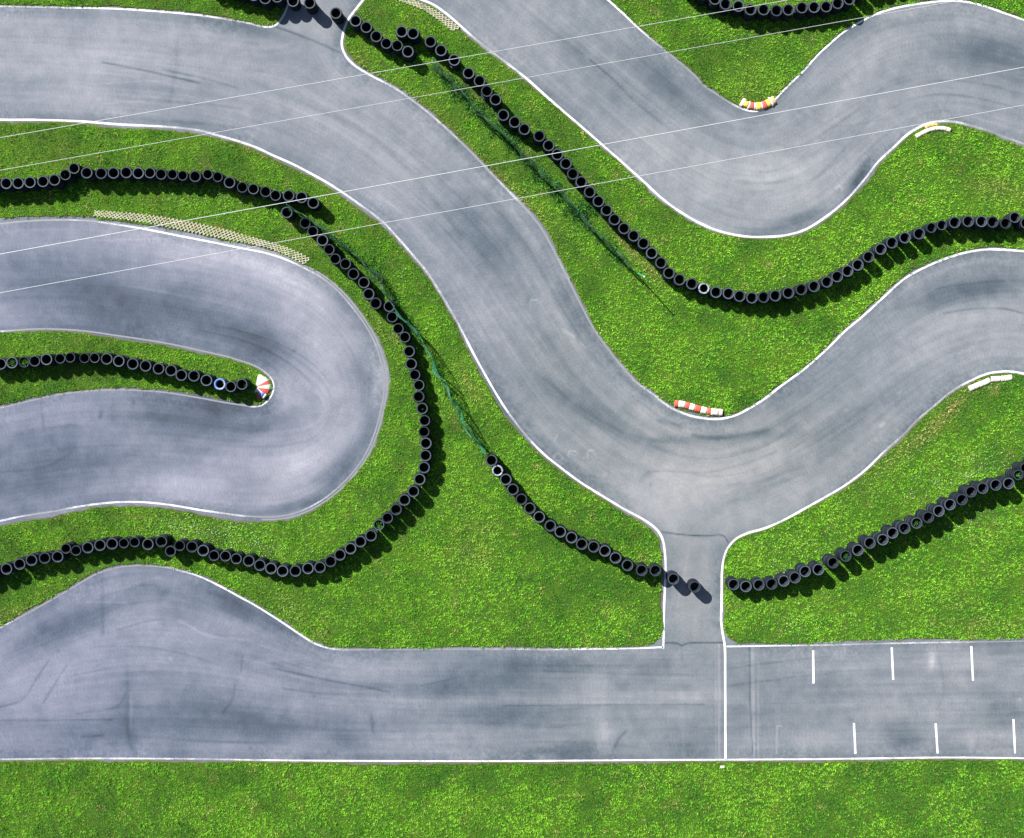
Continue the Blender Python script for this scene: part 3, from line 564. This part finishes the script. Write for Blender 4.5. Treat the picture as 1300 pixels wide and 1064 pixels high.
for ri_, row in enumerate(ROWS):
    pts = row['pts']; nn_ = len(pts)
    inside = [0 <= p[0]+0 <= 1300 and p[1] > -6 and p[0] > -6 for p in pts]
    inside = [(-6 <= p[0] <= 1306 and p[1] >= -5) for p in pts]
    vis = [i for i in range(nn_) if inside[i]]; hid = [i for i in range(nn_) if not inside[i]]
    for i, p in enumerate(pts):
        gaps = []
        if i > 0: gaps.append(math.dist(p, pts[i-1]))
        if i < nn_-1: gaps.append(math.dist(p, pts[i+1]))
        g = min(gaps)/1.015*U
        R = min(.31, g/2+.008)
        vi = 0
        for k_, rr in enumerate(RADII):
            if rr <= R+.012: vi = k_
        if len(gaps) == 2 and gaps[0] > 14.6 and gaps[1] > 14.6 and rs.random() < .45: vi = min(3, max(vi, 3))
        sp = SPECIAL.get((ri_, i))
        if sp == 'wide': vi = 3
        ntyre = 4
        if ri_ == 7: ntyre = 5 if i > 4 else 4
        if (ri_, i) in ((0, 7),): ntyre = 3
        wd = [.18, .18, .185, .19][vi]*rs.uniform(.97, 1.04)
        top = ntyre*wd
        bx, by = under(p[0], p[1], top)
        mk = rs.choices(['rubber', 'rubber_dusty_highlight', 'rubber_dark'], [5, 3, 1.5])[0]
        key = (mk, vi)
        e = empty('tyre_stack', W(bx, by, 0.012 if True else 0), rs.uniform(0, 6.28))
        look = 'black tyre stack'
        if sp == 'bright': look = 'pale-ringed tyre stack'
        if sp == 'bright2': look = 'dusty highlight-rimmed tyre stack'
        if sp == 'blue': look = 'blue and white tyre stack'
        if sp == 'weed': look = 'weed-filled tyre stack'
        if sp == 'wide': look = 'wide dark tyre stack'
        if i in vis:
            r_ = vis.index(i)+1; fl = len(vis)-vis.index(i)
            side, nb = (row['ends'][0], r_) if r_ <= fl else (row['ends'][1], fl)
            lab = f"{look}, {ordw(nb)} from the {side} end of the {row['name']}"
            if nb == 1: lab = f"{look} at the very {side} end of the {row['name']}"
        else:
            k_ = hid.index(i)+1
            lo = i < vis[0]
            n2 = (vis[0]-i) if lo else (i-vis[-1])
            lab = f"{look}, {ordw(n2)} out of frame, {row['off']}" + ('' if lo or ri_ not in (2,) else '')
        tag(e, lab, 'tyre stack', row['grp'])
        lean = (rs.uniform(-.02, .02), rs.uniform(-.02, .02))
        dx_, dy_ = 0, 0
        for k_ in range(ntyre):
            v2 = vi
            if k_ < ntyre-1 and rs.random() < .3: v2 = max(0, min(3, vi+rs.choice((-1, 0)) ))
            kk = (rs.choice(['rubber', 'rubber', 'rubber_dark']), v2) if k_ < ntyre-1 else key
            if k_ == ntyre-1 and sp == 'bright': kk = ('ringwhite', 2)
            if k_ == ntyre-1 and sp == 'bright2': kk = ('rubber_dusty_highlight', vi)
            if sp == 'blue' and k_ == ntyre-1: kk = ('ringblue', 2)
            t_ = bpy.data.objects.new('tyre', TM[kk]); link(t_, e)
            if sp == 'blue' and k_ == ntyre-1: t_['label'] = 'blue tyre with white painted ring'
            sl = .6 if k_ == ntyre-1 else 1
            t_.location = (dx_, dy_, wd*(k_+.5)); t_.scale = (1, 1, wd/.18*.995)
            t_.rotation_euler = (rs.uniform(-.03, .03)*(k_ > 0), rs.uniform(-.03, .03)*(k_ > 0), rs.uniform(0, 6.28))
            dx_ = rs.uniform(-.022, .022)*(1 if k_ < ntyre-2 else .3); dy_ = rs.uniform(-.022, .022)*(1 if k_ < ntyre-2 else .3)
        wx, wy, _ = W(bx, by); STACKS.append((bx, by))
        if sp == 'weed': weed_spots.append((bx, by, top*.75))

# ------------------------------------------------------------------ grass blades
def soft(x_, y_, L):
    out = np.zeros(len(x_))
    for cx, cy, rx, ry, an, am in L:
        a_ = math.radians(an); u = (x_-cx)*math.cos(a_)+(y_-cy)*math.sin(a_); v = -(x_-cx)*math.sin(a_)+(y_-cy)*math.cos(a_)
        out += am*np.exp(-(u/rx)**2-(v/ry)**2)
    return out
DRY = [(1205,522,34,8,-50,1.1),(1180,545,30,8,-45,.8),(1130,585,60,12,-42,.5),(600,118,26,5,45,.8),(795,312,26,5,48,1.1),(830,347,20,6,45,.9),(235,284,45,4,12,1.1),(290,292,26,5,18,.7),(700,370,30,12,62,.35),(760,445,60,12,55,.35),(680,265,50,14,45,.25),(620,215,70,8,45,.4),(560,150,60,8,42,.35),(455,75,30,10,35,.4),(505,425,8,12,60,.7),(395,310,14,6,0,.7),(370,285,10,5,0,.7),(480,410,6,20,-20,.4),(340,200,50,4,25,.6),(300,183,40,3,18,.6),(500,290,40,5,45,.4),(450,262,30,4,40,.5),(200,640,40,4,2,.7),(600,490,30,10,55,.5),(600,700,30,16,0,.4),(610,670,24,8,0,.4),(950,115,14,40,0,.2),(1150,150,3,3,0,0),(1265,240,40,12,10,.5),(1240,790,60,6,0,.4),(20,780,30,12,0,.5),(170,655,26,4,0,.5),(370,770,30,20,30,.3),(900,700,3,3,0,0)]
DARK = [(900,100,40,30,40,.5),(960,90,70,24,0,.35),(1000,60,60,14,0,.3),(880,40,50,20,30,.15),(700,650,40,14,40,.5),(745,672,40,12,35,.5),(645,590,18,8,0,.6),(585,545,14,30,-20,.25),(390,760,30,14,0,.4),(500,745,26,16,0,.4),(520,765,20,10,0,.3),(1020,280,40,10,-20,.25),(1200,590,12,10,0,.5),(1240,540,14,8,0,.4),(1220,700,40,20,0,.15),(900,330,30,10,10,.25),(745,190,25,25,0,.25),(1250,760,40,12,0,.1),(945,505,14,9,-20,.5),(860,505,14,7,20,.4),(640,780,60,20,0,.1),(470,740,14,8,0,.3)]
FADE = [(1180,620,200,110,0,.5),(1140,780,240,60,0,.6),(560,760,180,60,0,.2),(300,680,120,20,0,.15)]  # lusher, finer turf
def blades(name, n_tuft, mat, nb=(5, 9)):
    tx = RNG.uniform(-70, 1370, n_tuft); ty = RNG.uniform(-70, 1130, n_tuft)
    ok = on_turf(tx, ty)
    tx, ty = tx[ok], ty[ok]; nt_ = len(tx)
    k = 8
    bx = np.repeat(tx, k); by = np.repeat(ty, k)
    tid = np.repeat(np.arange(nt_), k); nbl = len(bx)
    tsz = RNG.uniform(.6, 1.35, nt_)*(.55+.7*fbm(tx, ty, 22, 301, 3)+.5*fbm(tx, ty, 5.5, 303, 2))
    lush = soft(tx, ty, FADE); tsz *= (1-.3*np.clip(lush, 0, 1))
    r = np.sqrt(RNG.random(nbl))*1.7; a_ = RNG.uniform(0, 2*np.pi, nbl)
    rootx = bx+r*np.cos(a_); rooty = by+r*np.sin(a_)
    az = a_+RNG.normal(0, .6, nbl)
    ln = RNG.uniform(.04, .09, nbl)*tsz[tid]
    tilt = np.radians(RNG.uniform(22, 72, nbl))
    w = RNG.uniform(.011, .020, nbl)*np.sqrt(tsz[tid])
    X = (rootx-NX)*U; Y = (NY-rooty)*U; cx, sx = np.cos(az), -np.sin(az)
    hor = ln*np.sin(tilt); ver = ln*np.cos(tilt)
    px, py = -sx*w/2, cx*w/2
    z0 = LZ-.004
    v = np.empty((nbl, 4, 3), np.float32)
    v[:, 0] = np.stack([X-px*.8, Y-py*.8, np.full(nbl, z0)], 1); v[:, 1] = np.stack([X+px*.8, Y+py*.8, np.full(nbl, z0)], 1)
    v[:, 2] = np.stack([X+cx*hor*.6+px, Y+sx*hor*.6+py, z0+ver*.8], 1)
    v[:, 3] = np.stack([X+cx*hor, Y+sx*hor, z0+ver], 1)
    # colour of each blade
    n1 = fbm(tx, ty, 34, 500, 4)+.10*RNG.normal(size=nt_); n2 = fbm(tx, ty, 120, 520, 3); n3 = fbm(tx, ty, 7, 540, 2)
    f = np.clip((n1-.5)*2.5+(n2-.5)*1.3+(n3-.5)*.8+.60-.5*soft(tx, ty, DARK), 0, 1)[:, None]
    c_dark = np.array([.042, .155, .015]); c_mid = np.array([.120, .335, .016]); c_yel = np.array([.195, .425, .030])
    col = np.where(f < .5, c_dark+(c_mid-c_dark)*f*2, c_mid+(c_yel-c_mid)*(f*2-1))
    olive = np.clip(1-(tx+ty*1.1)/1500, 0, .8)*np.clip(fbm(tx, ty, 28, 610, 3)*2.2-.75, 0, 1)
    col = col*(1-olive[:, None]*.6)+np.array([.19, .23, .05])*olive[:, None]*.6
    dry = np.clip(soft(tx, ty, DRY)*(.5+fbm(tx, ty, 10, 560, 2))+.9*np.clip(fbm(tx, ty, 16, 580, 3)-.66, 0, 1)*3, 0, .9)[:, None]
    col = col*(1-dry)+np.array([.36, .30, .12])*dry
    bro = (RNG.random(nt_) < .03)[:, None]; col = np.where(bro, np.array([.13, .09, .045]), col)
    lf = np.clip(lush, 0, 1)[:, None]; col = col*(1-lf*.35)+np.array([.13, .40, .022])*lf*.35
    cb = col[tid]*RNG.uniform(.58, 2.0, nbl)[:, None]
    cb[:, 0] *= RNG.uniform(.8, 1.25, nbl)
    cv = np.repeat(cb[:, None, :], 4, 1)
    lo = np.arange(nbl*4).reshape(-1, 4)[:, [0, 1, 2, 3]].ravel()
    o = fast_mesh(name, v.reshape(-1, 3), 4, lo, mat, cv.reshape(-1, 3)); return o
tag(blades('grass', 290000, M['blade']), kind='stuff')

# ------------------------------------------------------------------ fences of green net on posts
FB = smooth([(552,88),(580,117),(606,143),(637,172),(670,208),(708,247),(748,289),(780,322),(804,344)], 4)
FC = smooth([(373,265),(402,288),(432,310),(457,328),(477,348),(493,371),(509,396),(521,415),(535,433),(547,454),(557,474),(566,489),(578,511),(589,529),(602,550),(612,565),(618,577)], 4)
def net_fence(path, hgt, label, seed, post_every, bulge, netmat='net', low=1.0, lowto=0):
    r = random.Random(seed); P = np.array([W(*p) for p in path])[:, :2]
    d = np.concatenate([[0], np.cumsum(np.linalg.norm(np.diff(P, axis=0), axis=1))]); L = d[-1]
    root = empty('net_fence', (P[0][0], P[0][1], 0)); tag(root, label, 'fence')
    o0 = np.array([P[0][0], P[0][1], 0])
    ph = [r.uniform(0, 6.28) for _ in range(6)]
    def top(s_): return hgt*(.86+.14*abs(math.cos(math.pi*s_/post_every)))*(1-.12*math.sin(s_*.37+ph[0]))*(low+(1-low)*min(1, max(0, (s_-lowto*L)/2+.5)) if lowto else 1)
    def pt(s_, v):
        s_ = min(max(s_, 0), L); c = np.array([np.interp(s_, d, P[:, 0]), np.interp(s_, d, P[:, 1])])
        c2 = np.array([np.interp(min(s_+.1, L), d, P[:, 0]), np.interp(min(s_+.1, L), d, P[:, 1])]); c1 = np.array([np.interp(max(s_-.1, 0), d, P[:, 0]), np.interp(max(s_-.1, 0), d, P[:, 1])])
        t_ = (c2-c1)/(np.linalg.norm(c2-c1)+1e-9); n_ = np.array([-t_[1], t_[0]])
        off = bulge*(math.sin(math.pi*v)*(.5*math.sin(s_*1.7+ph[1])+.4*math.sin(s_*3.9+ph[2]))+.55*v*math.sin(s_*.8+ph[3])+.25*(1-v)*math.sin(s_*5+ph[4]))
        c = c+n_*off
        return np.array([c[0], c[1], .03+v*top(s_)])-o0
    def tube(vs, fs, pts, rad, sides=3):
        k = len(vs)
        for i, p in enumerate(pts):
            q_ = pts[min(i+1, len(pts)-1)]-pts[max(i-1, 0)]; q_ = q_/(np.linalg.norm(q_)+1e-9)
            u = np.cross(q_, [0.31, .17, .93]); u /= np.linalg.norm(u)+1e-9; w_ = np.cross(q_, u)
            for j in range(sides):
                a_ = 2*math.pi*j/sides; vs.append(tuple(p+rad*(u*math.cos(a_)+w_*math.sin(a_))))
        for i in range(len(pts)-1):
            for j in range(sides): fs.append((k+i*sides+j, k+i*sides+(j+1) % sides, k+(i+1)*sides+(j+1) % sides, k+(i+1)*sides+j))
        fs.append(tuple(k+j for j in reversed(range(sides)))); fs.append(tuple(k+(len(pts)-1)*sides+j for j in range(sides)))
    vs, fs = [], []; st = .12
    for k in range(int((L+hgt)/st)):
        for sg in (1, -1):
            s0 = k*st-(hgt if sg > 0 else 0)
            pts = []
            for j in range(9):
                v = j/8; s_ = s0+sg*v*hgt if sg > 0 else s0+hgt*0-v*hgt
                if 0 <= s_ <= L: pts.append(pt(s_, v))
            if len(pts) > 1: tube(vs, fs, pts, .0042 if netmat == 'net_dark' else .0052)
    no = mesh_obj('net', vs, fs, M[netmat], root)
    if lowto:
        no.data.materials.append(M['net_dark']); lim = np.array(W(*path[int(len(path)*lowto)]))
        for p_ in no.data.polygons:
            if p_.center.y+o0[1] > lim[1]+random.uniform(-.5, .5): p_.material_index = 1
    vs, fs = [], []; tube(vs, fs, [pt(s_, 1.0) for s_ in np.arange(0, L, .25)]+[pt(L, 1)], .009, 5); mesh_obj('top_rope', vs, fs, M['net_dark'], root, True)
    vs, fs = [], []; tube(vs, fs, [pt(s_, 0.02) for s_ in np.arange(0, L, .25)]+[pt(L, 0.02)], .012, 5); mesh_obj('bottom_rope', vs, fs, M[netmat], root, True)
    s_ = 0
    while s_ < L-.3:
        b0 = pt(s_, 0); t0 = pt(s_, 1.0); b0 = b0.copy(); b0[2] = -.02; t0[2] += .06
        vs, fs = [], []; tube(vs, fs, [b0, b0*.5+t0*.5, t0], .021, 8); mesh_obj('post', vs, fs, M['post'], root, True); s_ += post_every
    return root, o0, tube
rB, oB, tubeF = net_fence(FB, 1.5, 'green net fence on posts beside the long central tyre row', 1, 2.6, .16, 'net_dark')
# leaning end post with a pale cap
bx, by, _ = W(803.5, 343); tx_, ty_ = under(818, 351.4, 1.8); tw = W(tx_, ty_, 1.8)
vs, fs = [], []; p0 = np.array([bx, by, -.02])-oB; p1 = np.array(tw)-oB; tubeF(vs, fs, [p0, p0*.5+p1*.5, p1], .030, 8)
lp = mesh_obj('post', vs, fs, M['post'], rB, True); lp['label'] = 'leaning bright green end post'
vs, fs = [], []; tubeF(vs, fs, [p1, p1+(p1-p0)/np.linalg.norm(p1-p0)*.05], .045, 8); mesh_obj('cap', vs, fs, M['cap'], lp, True)
rC, oC, _ = net_fence(FC, 1.45, 'curving green net fence between the hairpin tyre row and the main track', 5, 2.8, .24, 'net', .75, .45)

# ------------------------------------------------------------------ weeds along fences and stacks
def weeds():
    C = []
    def along(path, n_, spread, size, t0=0, t1=1):
        for _ in range(n_):
            t_ = random.uniform(t0, t1)*(len(path)-1); i = int(t_); p = path[i]
            C.append((p[0]+random.gauss(0, spread), p[1]+random.gauss(0, spread), size*random.uniform(.5, 1.5), 0))
    along(FB, 330, 2.6, .13); along(FB, 190, 6, .12, .05, .75); along(FC, 220, 3.0, .12); along(FC, 130, 5, .11, 0, .6)
    for cx, cy, n_, sp in ((750,262,16,5),(652,178,22,6),(615,135,20,6),(590,115,14,5),(735,265,18,4),(705,235,12,4),(640,165,16,5),(940,507,4,6)):
        for _ in range(n_): C.append((random.gauss(cx, sp), random.gauss(cy, sp), random.uniform(.08, .2), 0))
    for (sx_, sy_) in STACKS:
        for _ in range(3):
            a_ = random.uniform(0, 6.28); C.append((sx_+8.2*math.cos(a_), sy_+8.2*math.sin(a_), random.uniform(.05, .12), 0))
    for (sx_, sy_, z) in weed_spots:
        for _ in range(6): C.append((sx_+random.gauss(0, 1.6), sy_+random.gauss(0, 1.6), random.uniform(.10, .17), z))
    C = np.array(C); ok = on_turf(C[:, 0], C[:, 1]) | (C[:, 3] > 0); C = C[ok]
    k = 16; n_ = len(C)*k; id_ = np.repeat(np.arange(len(C)), k); S = C[id_, 2]
    a_ = RNG.uniform(0, 6.28, n_); ln = S*RNG.uniform(.5, 1.2, n_); ti = np.radians(RNG.uniform(15, 85, n_)); w = S*RNG.uniform(.12, .3, n_)
    r = RNG.random(n_)*S*.8
    X = (C[id_, 0]-NX)*U+r*np.cos(a_); Y = (NY-C[id_, 1])*U+r*np.sin(a_); Z = LZ+C[id_, 3]+RNG.random(n_)*S*.5
    az = a_+RNG.normal(0, .8, n_); cx, sx = np.cos(az), np.sin(az); hor, ver = ln*np.sin(ti), ln*np.cos(ti)
    v = np.empty((n_, 4, 3), np.float32)
    v[:, 0] = np.stack([X, Y, Z], 1); v[:, 1] = np.stack([X+cx*hor*.5-sx*w/2, Y+sx*hor*.5+cx*w/2, Z+ver*.6], 1)
    v[:, 2] = np.stack([X+cx*hor, Y+sx*hor, Z+ver*.9], 1); v[:, 3] = np.stack([X+cx*hor*.5+sx*w/2, Y+sx*hor*.5-cx*w/2, Z+ver*.6], 1)
    v[:, :, 2] = np.where((v[:, :, 2] < LZ), LZ, v[:, :, 2])
    base = np.where((RNG.random(len(C)) < .6)[:, None], np.array([.022, .10, .020]), np.array([.070, .24, .020]))
    cb = base[id_]*RNG.uniform(.6, 1.4, n_)[:, None]
    o = fast_mesh('weeds', v.reshape(-1, 3), 4, np.arange(n_*4), M['weed'], np.repeat(cb[:, None], 4, 1).reshape(-1, 3)); tag(o, kind='stuff')
weeds()

# ------------------------------------------------------------------ clover and daisies
def flowers(name, L, extra, mat):
    pts = []
    for cx, cy, sx, sy, n_ in L:
        for _ in range(n_): pts.append((random.gauss(cx, sx), random.gauss(cy, sy)))
    for _ in range(extra): pts.append((random.uniform(-20, 1320), random.uniform(-20, 1090)))
    vs, fs = [], []
    for (x_, y_) in pts:
        if not on_turf(np.array([x_]), np.array([y_]))[0]: continue
        r = random.uniform(.008, .019); X, Y, _ = W(x_, y_); z = LZ+random.uniform(.045, .075); k = len(vs)
        n_ = 6
        for j in range(n_):
            a_ = 2*math.pi*j/n_; vs.append((X+r*math.cos(a_), Y+r*math.sin(a_), z))
        vs.append((X, Y, z+r*.7)); vs.append((X, Y, z-r*.5))
        for j in range(n_): fs.append((k+j, k+(j+1) % n_, k+n_)); fs.append((k+(j+1) % n_, k+j, k+n_+1))
    tag(mesh_obj(name, vs, fs, mat), kind='stuff')
flowers('clover_flowers', [(265,673,40,9,190),(310,690,34,9,110),(225,668,20,7,60),(335,705,20,8,40),(270,245,40,9,60),(300,250,30,8,40),(200,235,60,8,30),(1235,590,28,10,60),(1270,580,22,12,50),(1190,612,16,6,50),(1160,630,20,8,30),(1232,604,6,3,30),(1250,660,26,10,40),(1210,668,10,5,20),(1050,690,30,10,36),(1000,700,24,12,36),(985,720,12,8,18),(1240,650,30,30,40),(990,775,40,16,40),(1000,792,16,6,20),(1060,780,60,20,24),(60,435,40,5,20),(480,640,60,30,30),(600,500,30,30,20),(550,370,30,40,30),(740,190,60,40,40),(900,330,120,30,50),(430,770,60,20,40),(640,790,100,20,40),(700,760,60,30,30),(1080,420,30,30,20),(1010,440,40,20,20),(320,640,60,8,20),(360,700,30,10,24),(1240,475,20,6,4),(1265,492,8,3,12)], 520, M['flower'])
flowers('yellow_flowers', [(740,170,1.6,1.4,16),(640,110,20,10,6),(1200,240,40,20,10)], 60, M['flower_y'])

# ------------------------------------------------------------------ painted kerb blocks at the apexes
def prism(name, parent, path, w0, w1, hgt, mat, o0, tilt=0.0, rnd=.12):
    """a rounded block following path (units), inner side w0, outer side w1"""
    P = np.array([W(*p) for p in path])[:, :2]; t_ = np.gradient(P, axis=0); t_ /= np.linalg.norm(t_, axis=1)[:, None]; n_ = np.stack([-t_[:, 1], t_[:, 0]], 1)
    prof = []
    K = 9
    for j in range(K):
        a_ = math.pi*j/(K-1); prof.append((math.cos(a_), math.sin(a_)**.6))
    vs, fs = [], []
    m_ = len(P)
    for i in range(m_):
        e = 1.0
        if i in (0, m_-1): e = 1-rnd*.5
        for (u, h_) in prof:
            off = (u+1)/2*(w0+w1)-w1
            mid = (w0-w1)/2
            off = mid+(off-mid)*e
            vs.append((P[i][0]+n_[i][0]*off-o0[0], P[i][1]+n_[i][1]*off-o0[1], max(.0, h_*hgt*(e*.5+.5))+.0))
    for i in range(m_-1):
        for j in range(K-1):
            a_ = i*K+j; fs.append((a_, a_+1, a_+K+1, a_+K))
    fs.append(tuple(range(K))[::-1]); fs.append(tuple((m_-1)*K+j for j in range(K)))
    o = mesh_obj(name, vs, fs, mat, parent, True)
    o.data.polygons.foreach_set('use_smooth', [len(p.vertices) == 4 for p in o.data.polygons])
    return o
def kerb(label, path, cols, w0, w1, hgt, gap=.03, wiggle=0.0, part='painted_block'):
    c = smooth(path, 1.0); d = np.concatenate([[0], np.cumsum(np.linalg.norm(np.diff(c, axis=0), axis=1))]); L = d[-1]
    o0 = np.array(W(*c[0])); root = empty('kerb', tuple(o0)); tag(root, label, 'kerb')
    tot = sum(l for _, l in cols); s_ = 0
    for k, (m_, l) in enumerate(cols):
        s0 = s_/tot*L; s_ += l; s1 = s_/tot*L; g = gap*.25*L/len(cols)/2
        ss = np.linspace(s0+g, s1-g, 6); pp = [(np.interp(q_, d, c[:, 0]), np.interp(q_, d, c[:, 1])) for q_ in ss]
        ww = 1+wiggle*random.uniform(-1, 1)
        o = prism(part, root, pp, w0*ww, w1*ww, hgt*(1+wiggle*.3*random.uniform(-1, 1)), M[m_], o0)
        o['label'] = m_.replace('kerb_', '').replace('rust', 'brown')+' block'
    return root
kerb('red and white striped kerb block on the grass apex of the main bend', [(856,512),(868,513.5),(882,517.5),(900,522),(917,523.5)],
     [('red', 5), ('white', 9), ('red', 5.5), ('white', 7), ('red', 8), ('white', 8), ('red', 5), ('white', 10), ('pink', 5)], .17, .19, .15, .06)
kerb('scalloped red, yellow and white kerb at the top right lawn point', [(941,129),(947,132.5),(957,134.8),(966,134.5),(975,131),(983,126.5)],
     [('pink', 5), ('yellow', 6), ('white', 3), ('red', 6), ('white', 3), ('yellow', 7), ('white', 2.5), ('red', 6), ('yellow', 6), ('white', 3), ('orange', 5)], .20, .22, .14, .10, .25)
kerb('cream curved kerb block with faded paint on the right lawn corner', [(1162,174),(1174,167.5),(1184,164),(1195,163),(1206,165.5)],
     [('cream', 8), ('pink', 4), ('cream', 8), ('white', 7), ('cream', 6), ('white', 8), ('pink', 5)], .11, .12, .12, .03)
kerb('small weathered orange kerb remnant behind the cream kerb block', [(1174,162.3),(1180,159.8),(1186,158.4),(1190,158.6)], [('orange', 8), ('yellow', 4), ('orange', 4)], .075, .075, .07, .06)
kerb('bleached white and pink kerb block on the far right lawn corner', [(1229.5,494),(1240,489.5),(1250,485.5),(1256,482.5)], [('white', 6), ('cream', 5), ('pink', 4), ('white', 8)], .15, .15, .12, .04)
kerb('short bleached kerb block meeting the far right end of the lawn corner', [(1257.5,481.5),(1267,481),(1276,480.5),(1284,479)], [('cream', 4), ('white', 7), ('pink', 4), ('cream', 9)], .15, .15, .12, .04)
# fan-shaped kerb at the nose of the hairpin tongue
o0 = np.array(W(329, 491)); root = empty('kerb', tuple(o0)); tag(root, 'fan-shaped red and white kerb at the nose of the hairpin tongue', 'kerb')
FAN = [(-80, -52, 'white'), (-52, -28, 'white'), (-28, -13, 'red'), (-13, 10, 'white'), (10, 35, 'red'), (35, 50, 'white'), (50, 66, 'rust'), (66, 84, 'rust')]
cx0, cy0 = 325.6, 491.5
def fan_r(a): return 20.6-3.0*abs(math.sin(math.radians(a)))
for a0, a1, m_ in FAN:
    vs, fs = [], []; na, nr = 5, 6
    for i in range(na+1):
        a_ = math.radians(a0+.8+(a1-a0-1.6)*i/na)
        for j in range(nr+1):
            rr = 2.6+(fan_r(math.degrees(a_))-2.6)*j/nr; z = .16*math.sin(math.pi*(j/nr*.72+.26))**.7+.01
            if j == nr: z = 0
            p = W(cx0+rr*math.cos(a_)*.98, cy0+rr*math.sin(a_), z); vs.append(tuple(np.array(p)-o0))
    for i in range(na):
        for j in range(nr): k = i*(nr+1)+j; fs.append((k, k+1, k+nr+2, k+nr+1))
    # underside skirt on both radial sides
    for i in (0, na):
        b0 = len(vs)
        for j in range(nr+1): q_ = vs[i*(nr+1)+j]; vs.append((q_[0], q_[1], 0))
        for j in range(nr):
            k = i*(nr+1)+j; fs.append((k, k+1, b0+j+1, b0+j))
    b0 = len(vs)
    for i in range(na+1): q_ = vs[i*(nr+1)]; vs.append((q_[0], q_[1], 0))
    for i in range(na): k = i*(nr+1); fs.append((k, k+nr+1, b0+i+1, b0+i))
    o = mesh_obj('painted_wedge', vs, fs, M[m_], root); o['label'] = {'white': 'white', 'red': 'red', 'rust': 'brown'}[m_]+' wedge'
bl = empty('plastic_barrier', W(327, 497, 0.10)); tag(bl, 'small lilac and blue plastic piece lying on the fan-shaped hairpin kerb', 'barrier piece')
ob = np.array(W(327, 497, .0))
for nm, path, m_ in (('body', [(326,494.5),(329,497),(332,499.5)], 'lilac'), ('band', [(332.3,499.8),(334,501),(335.6,502.2)], 'blue'), ('end_piece', [(335.9,502.4),(337.6,503.6)], 'white')):
    pp = smooth(path, 1.0) if len(path) > 2 else np.linspace(path[0], path[1], 4)
    prism(nm, bl, pp, .13, .13, .07, M[m_], ob)

# small white boundary stone by the foot of the start line
bx_, by_ = 917, 973
vs = []; fs = []
for z, s_ in ((0, .085), (.07, .08), (.085, .065)):
    for a_, b_ in ((-1, -1), (1, -1), (1, 1), (-1, 1)): vs.append((a_*s_*1.2, b_*s_*.6, z))
for l in range(2):
    for j in range(4): fs.append((l*4+j, l*4+(j+1) % 4, l*4+4+(j+1) % 4, l*4+4+j))
fs.append((8, 9, 10, 11)); fs.append((3, 2, 1, 0))
bs = mesh_obj('marker_stone', vs, fs, M['white']); bs.location = W(bx_, by_, .03)
tag(bs, 'small white marker stone in the grass below the start line', 'marker stone')

# ------------------------------------------------------------------ overhead wires, far above the track
ZW = 24.0
WIRES = [((0,176),(970,5.6),'uppermost overhead wire, crossing the top of the track', .0065), ((0,217.3),(970,45),'second overhead wire from the top, crossing the central tyre row near its head', .0055),
         ((0,323.5),(1300,86),'third overhead wire from the top, running over the two upper right kerbs', .0085), ((0,372.5),(1300,134),'lowest overhead wire, crossing the hairpin and the main bend', .006)]
for (p, q_, lab, rad) in WIRES:
    p = np.array(p, float); q_ = np.array(q_, float); d = (q_-p)/np.linalg.norm(q_-p)
    a_ = p-d*1500; b_ = p+d*(2900)
    A = np.array(W(*under(a_[0], a_[1], ZW), ZW)); B = np.array(W(*under(b_[0], b_[1], ZW), ZW))
    vs, fs = [], []; n_ = 40
    dd = (B-A)/np.linalg.norm(B-A); side = np.cross(dd, (0, 0, 1)); up = np.cross(side, dd)
    mid = A*.5+B*.5
    for i in range(n_+1):
        c = A+(B-A)*i/n_; sag = .0000*0+((i/n_-.5)**2)*2.4
        for j in range(8):
            an = 2*math.pi*j/8; vs.append(tuple(c+rad*(side*math.cos(an)+up*math.sin(an))+np.array([0, 0, sag])-mid))
    for i in range(n_):
        for j in range(8): fs.append((i*8+j, i*8+(j+1) % 8, i*8+8+(j+1) % 8, i*8+8+j))
    o = mesh_obj('overhead_wire', vs, fs, M['wire'], None, True); o.location = mid; tag(o, lab, 'wire')

# ------------------------------------------------------------------ light, sky, camera
EL = math.radians(36.8); sd = np.array([-.697*math.cos(EL), .717*math.cos(EL), math.sin(EL)])
w = bpy.data.worlds.new('World'); SC.world = w; w.use_nodes = True; nt = w.node_tree
sky = nt.nodes.new('ShaderNodeTexSky'); sky.sky_type = 'NISHITA'; sky.sun_disc = False; sky.sun_elevation = EL; sky.sun_rotation = math.atan2(sd[0], sd[1])
bg = nt.nodes['Background']; bg.inputs[1].default_value = .05; nt.links.new(sky.outputs[0], bg.inputs[0])
sl = bpy.data.lights.new('sun', 'SUN'); sl.energy = 5.0; sl.angle = math.radians(.5); sl.color = (1, .965, .90)
so = bpy.data.objects.new('sun', sl); link(so); so.rotation_euler = Vector(sd).to_track_quat('Z', 'Y').to_euler(); so.location = (0, 0, 30)
cam = bpy.data.cameras.new('camera'); cam.sensor_width = 36; cam.lens = 36*H/(1300*U); cam.clip_end = 1500
cam.shift_x = (650-NX)/1300; cam.shift_y = -(532-NY)/1300
co_ = bpy.data.objects.new('camera', cam); link(co_); co_.location = (0, 0, H); SC.camera = co_
SC.view_settings.view_transform = 'Standard'; SC.view_settings.look = 'None'; SC.view_settings.exposure = 1.2; SC.view_settings.gamma = 1
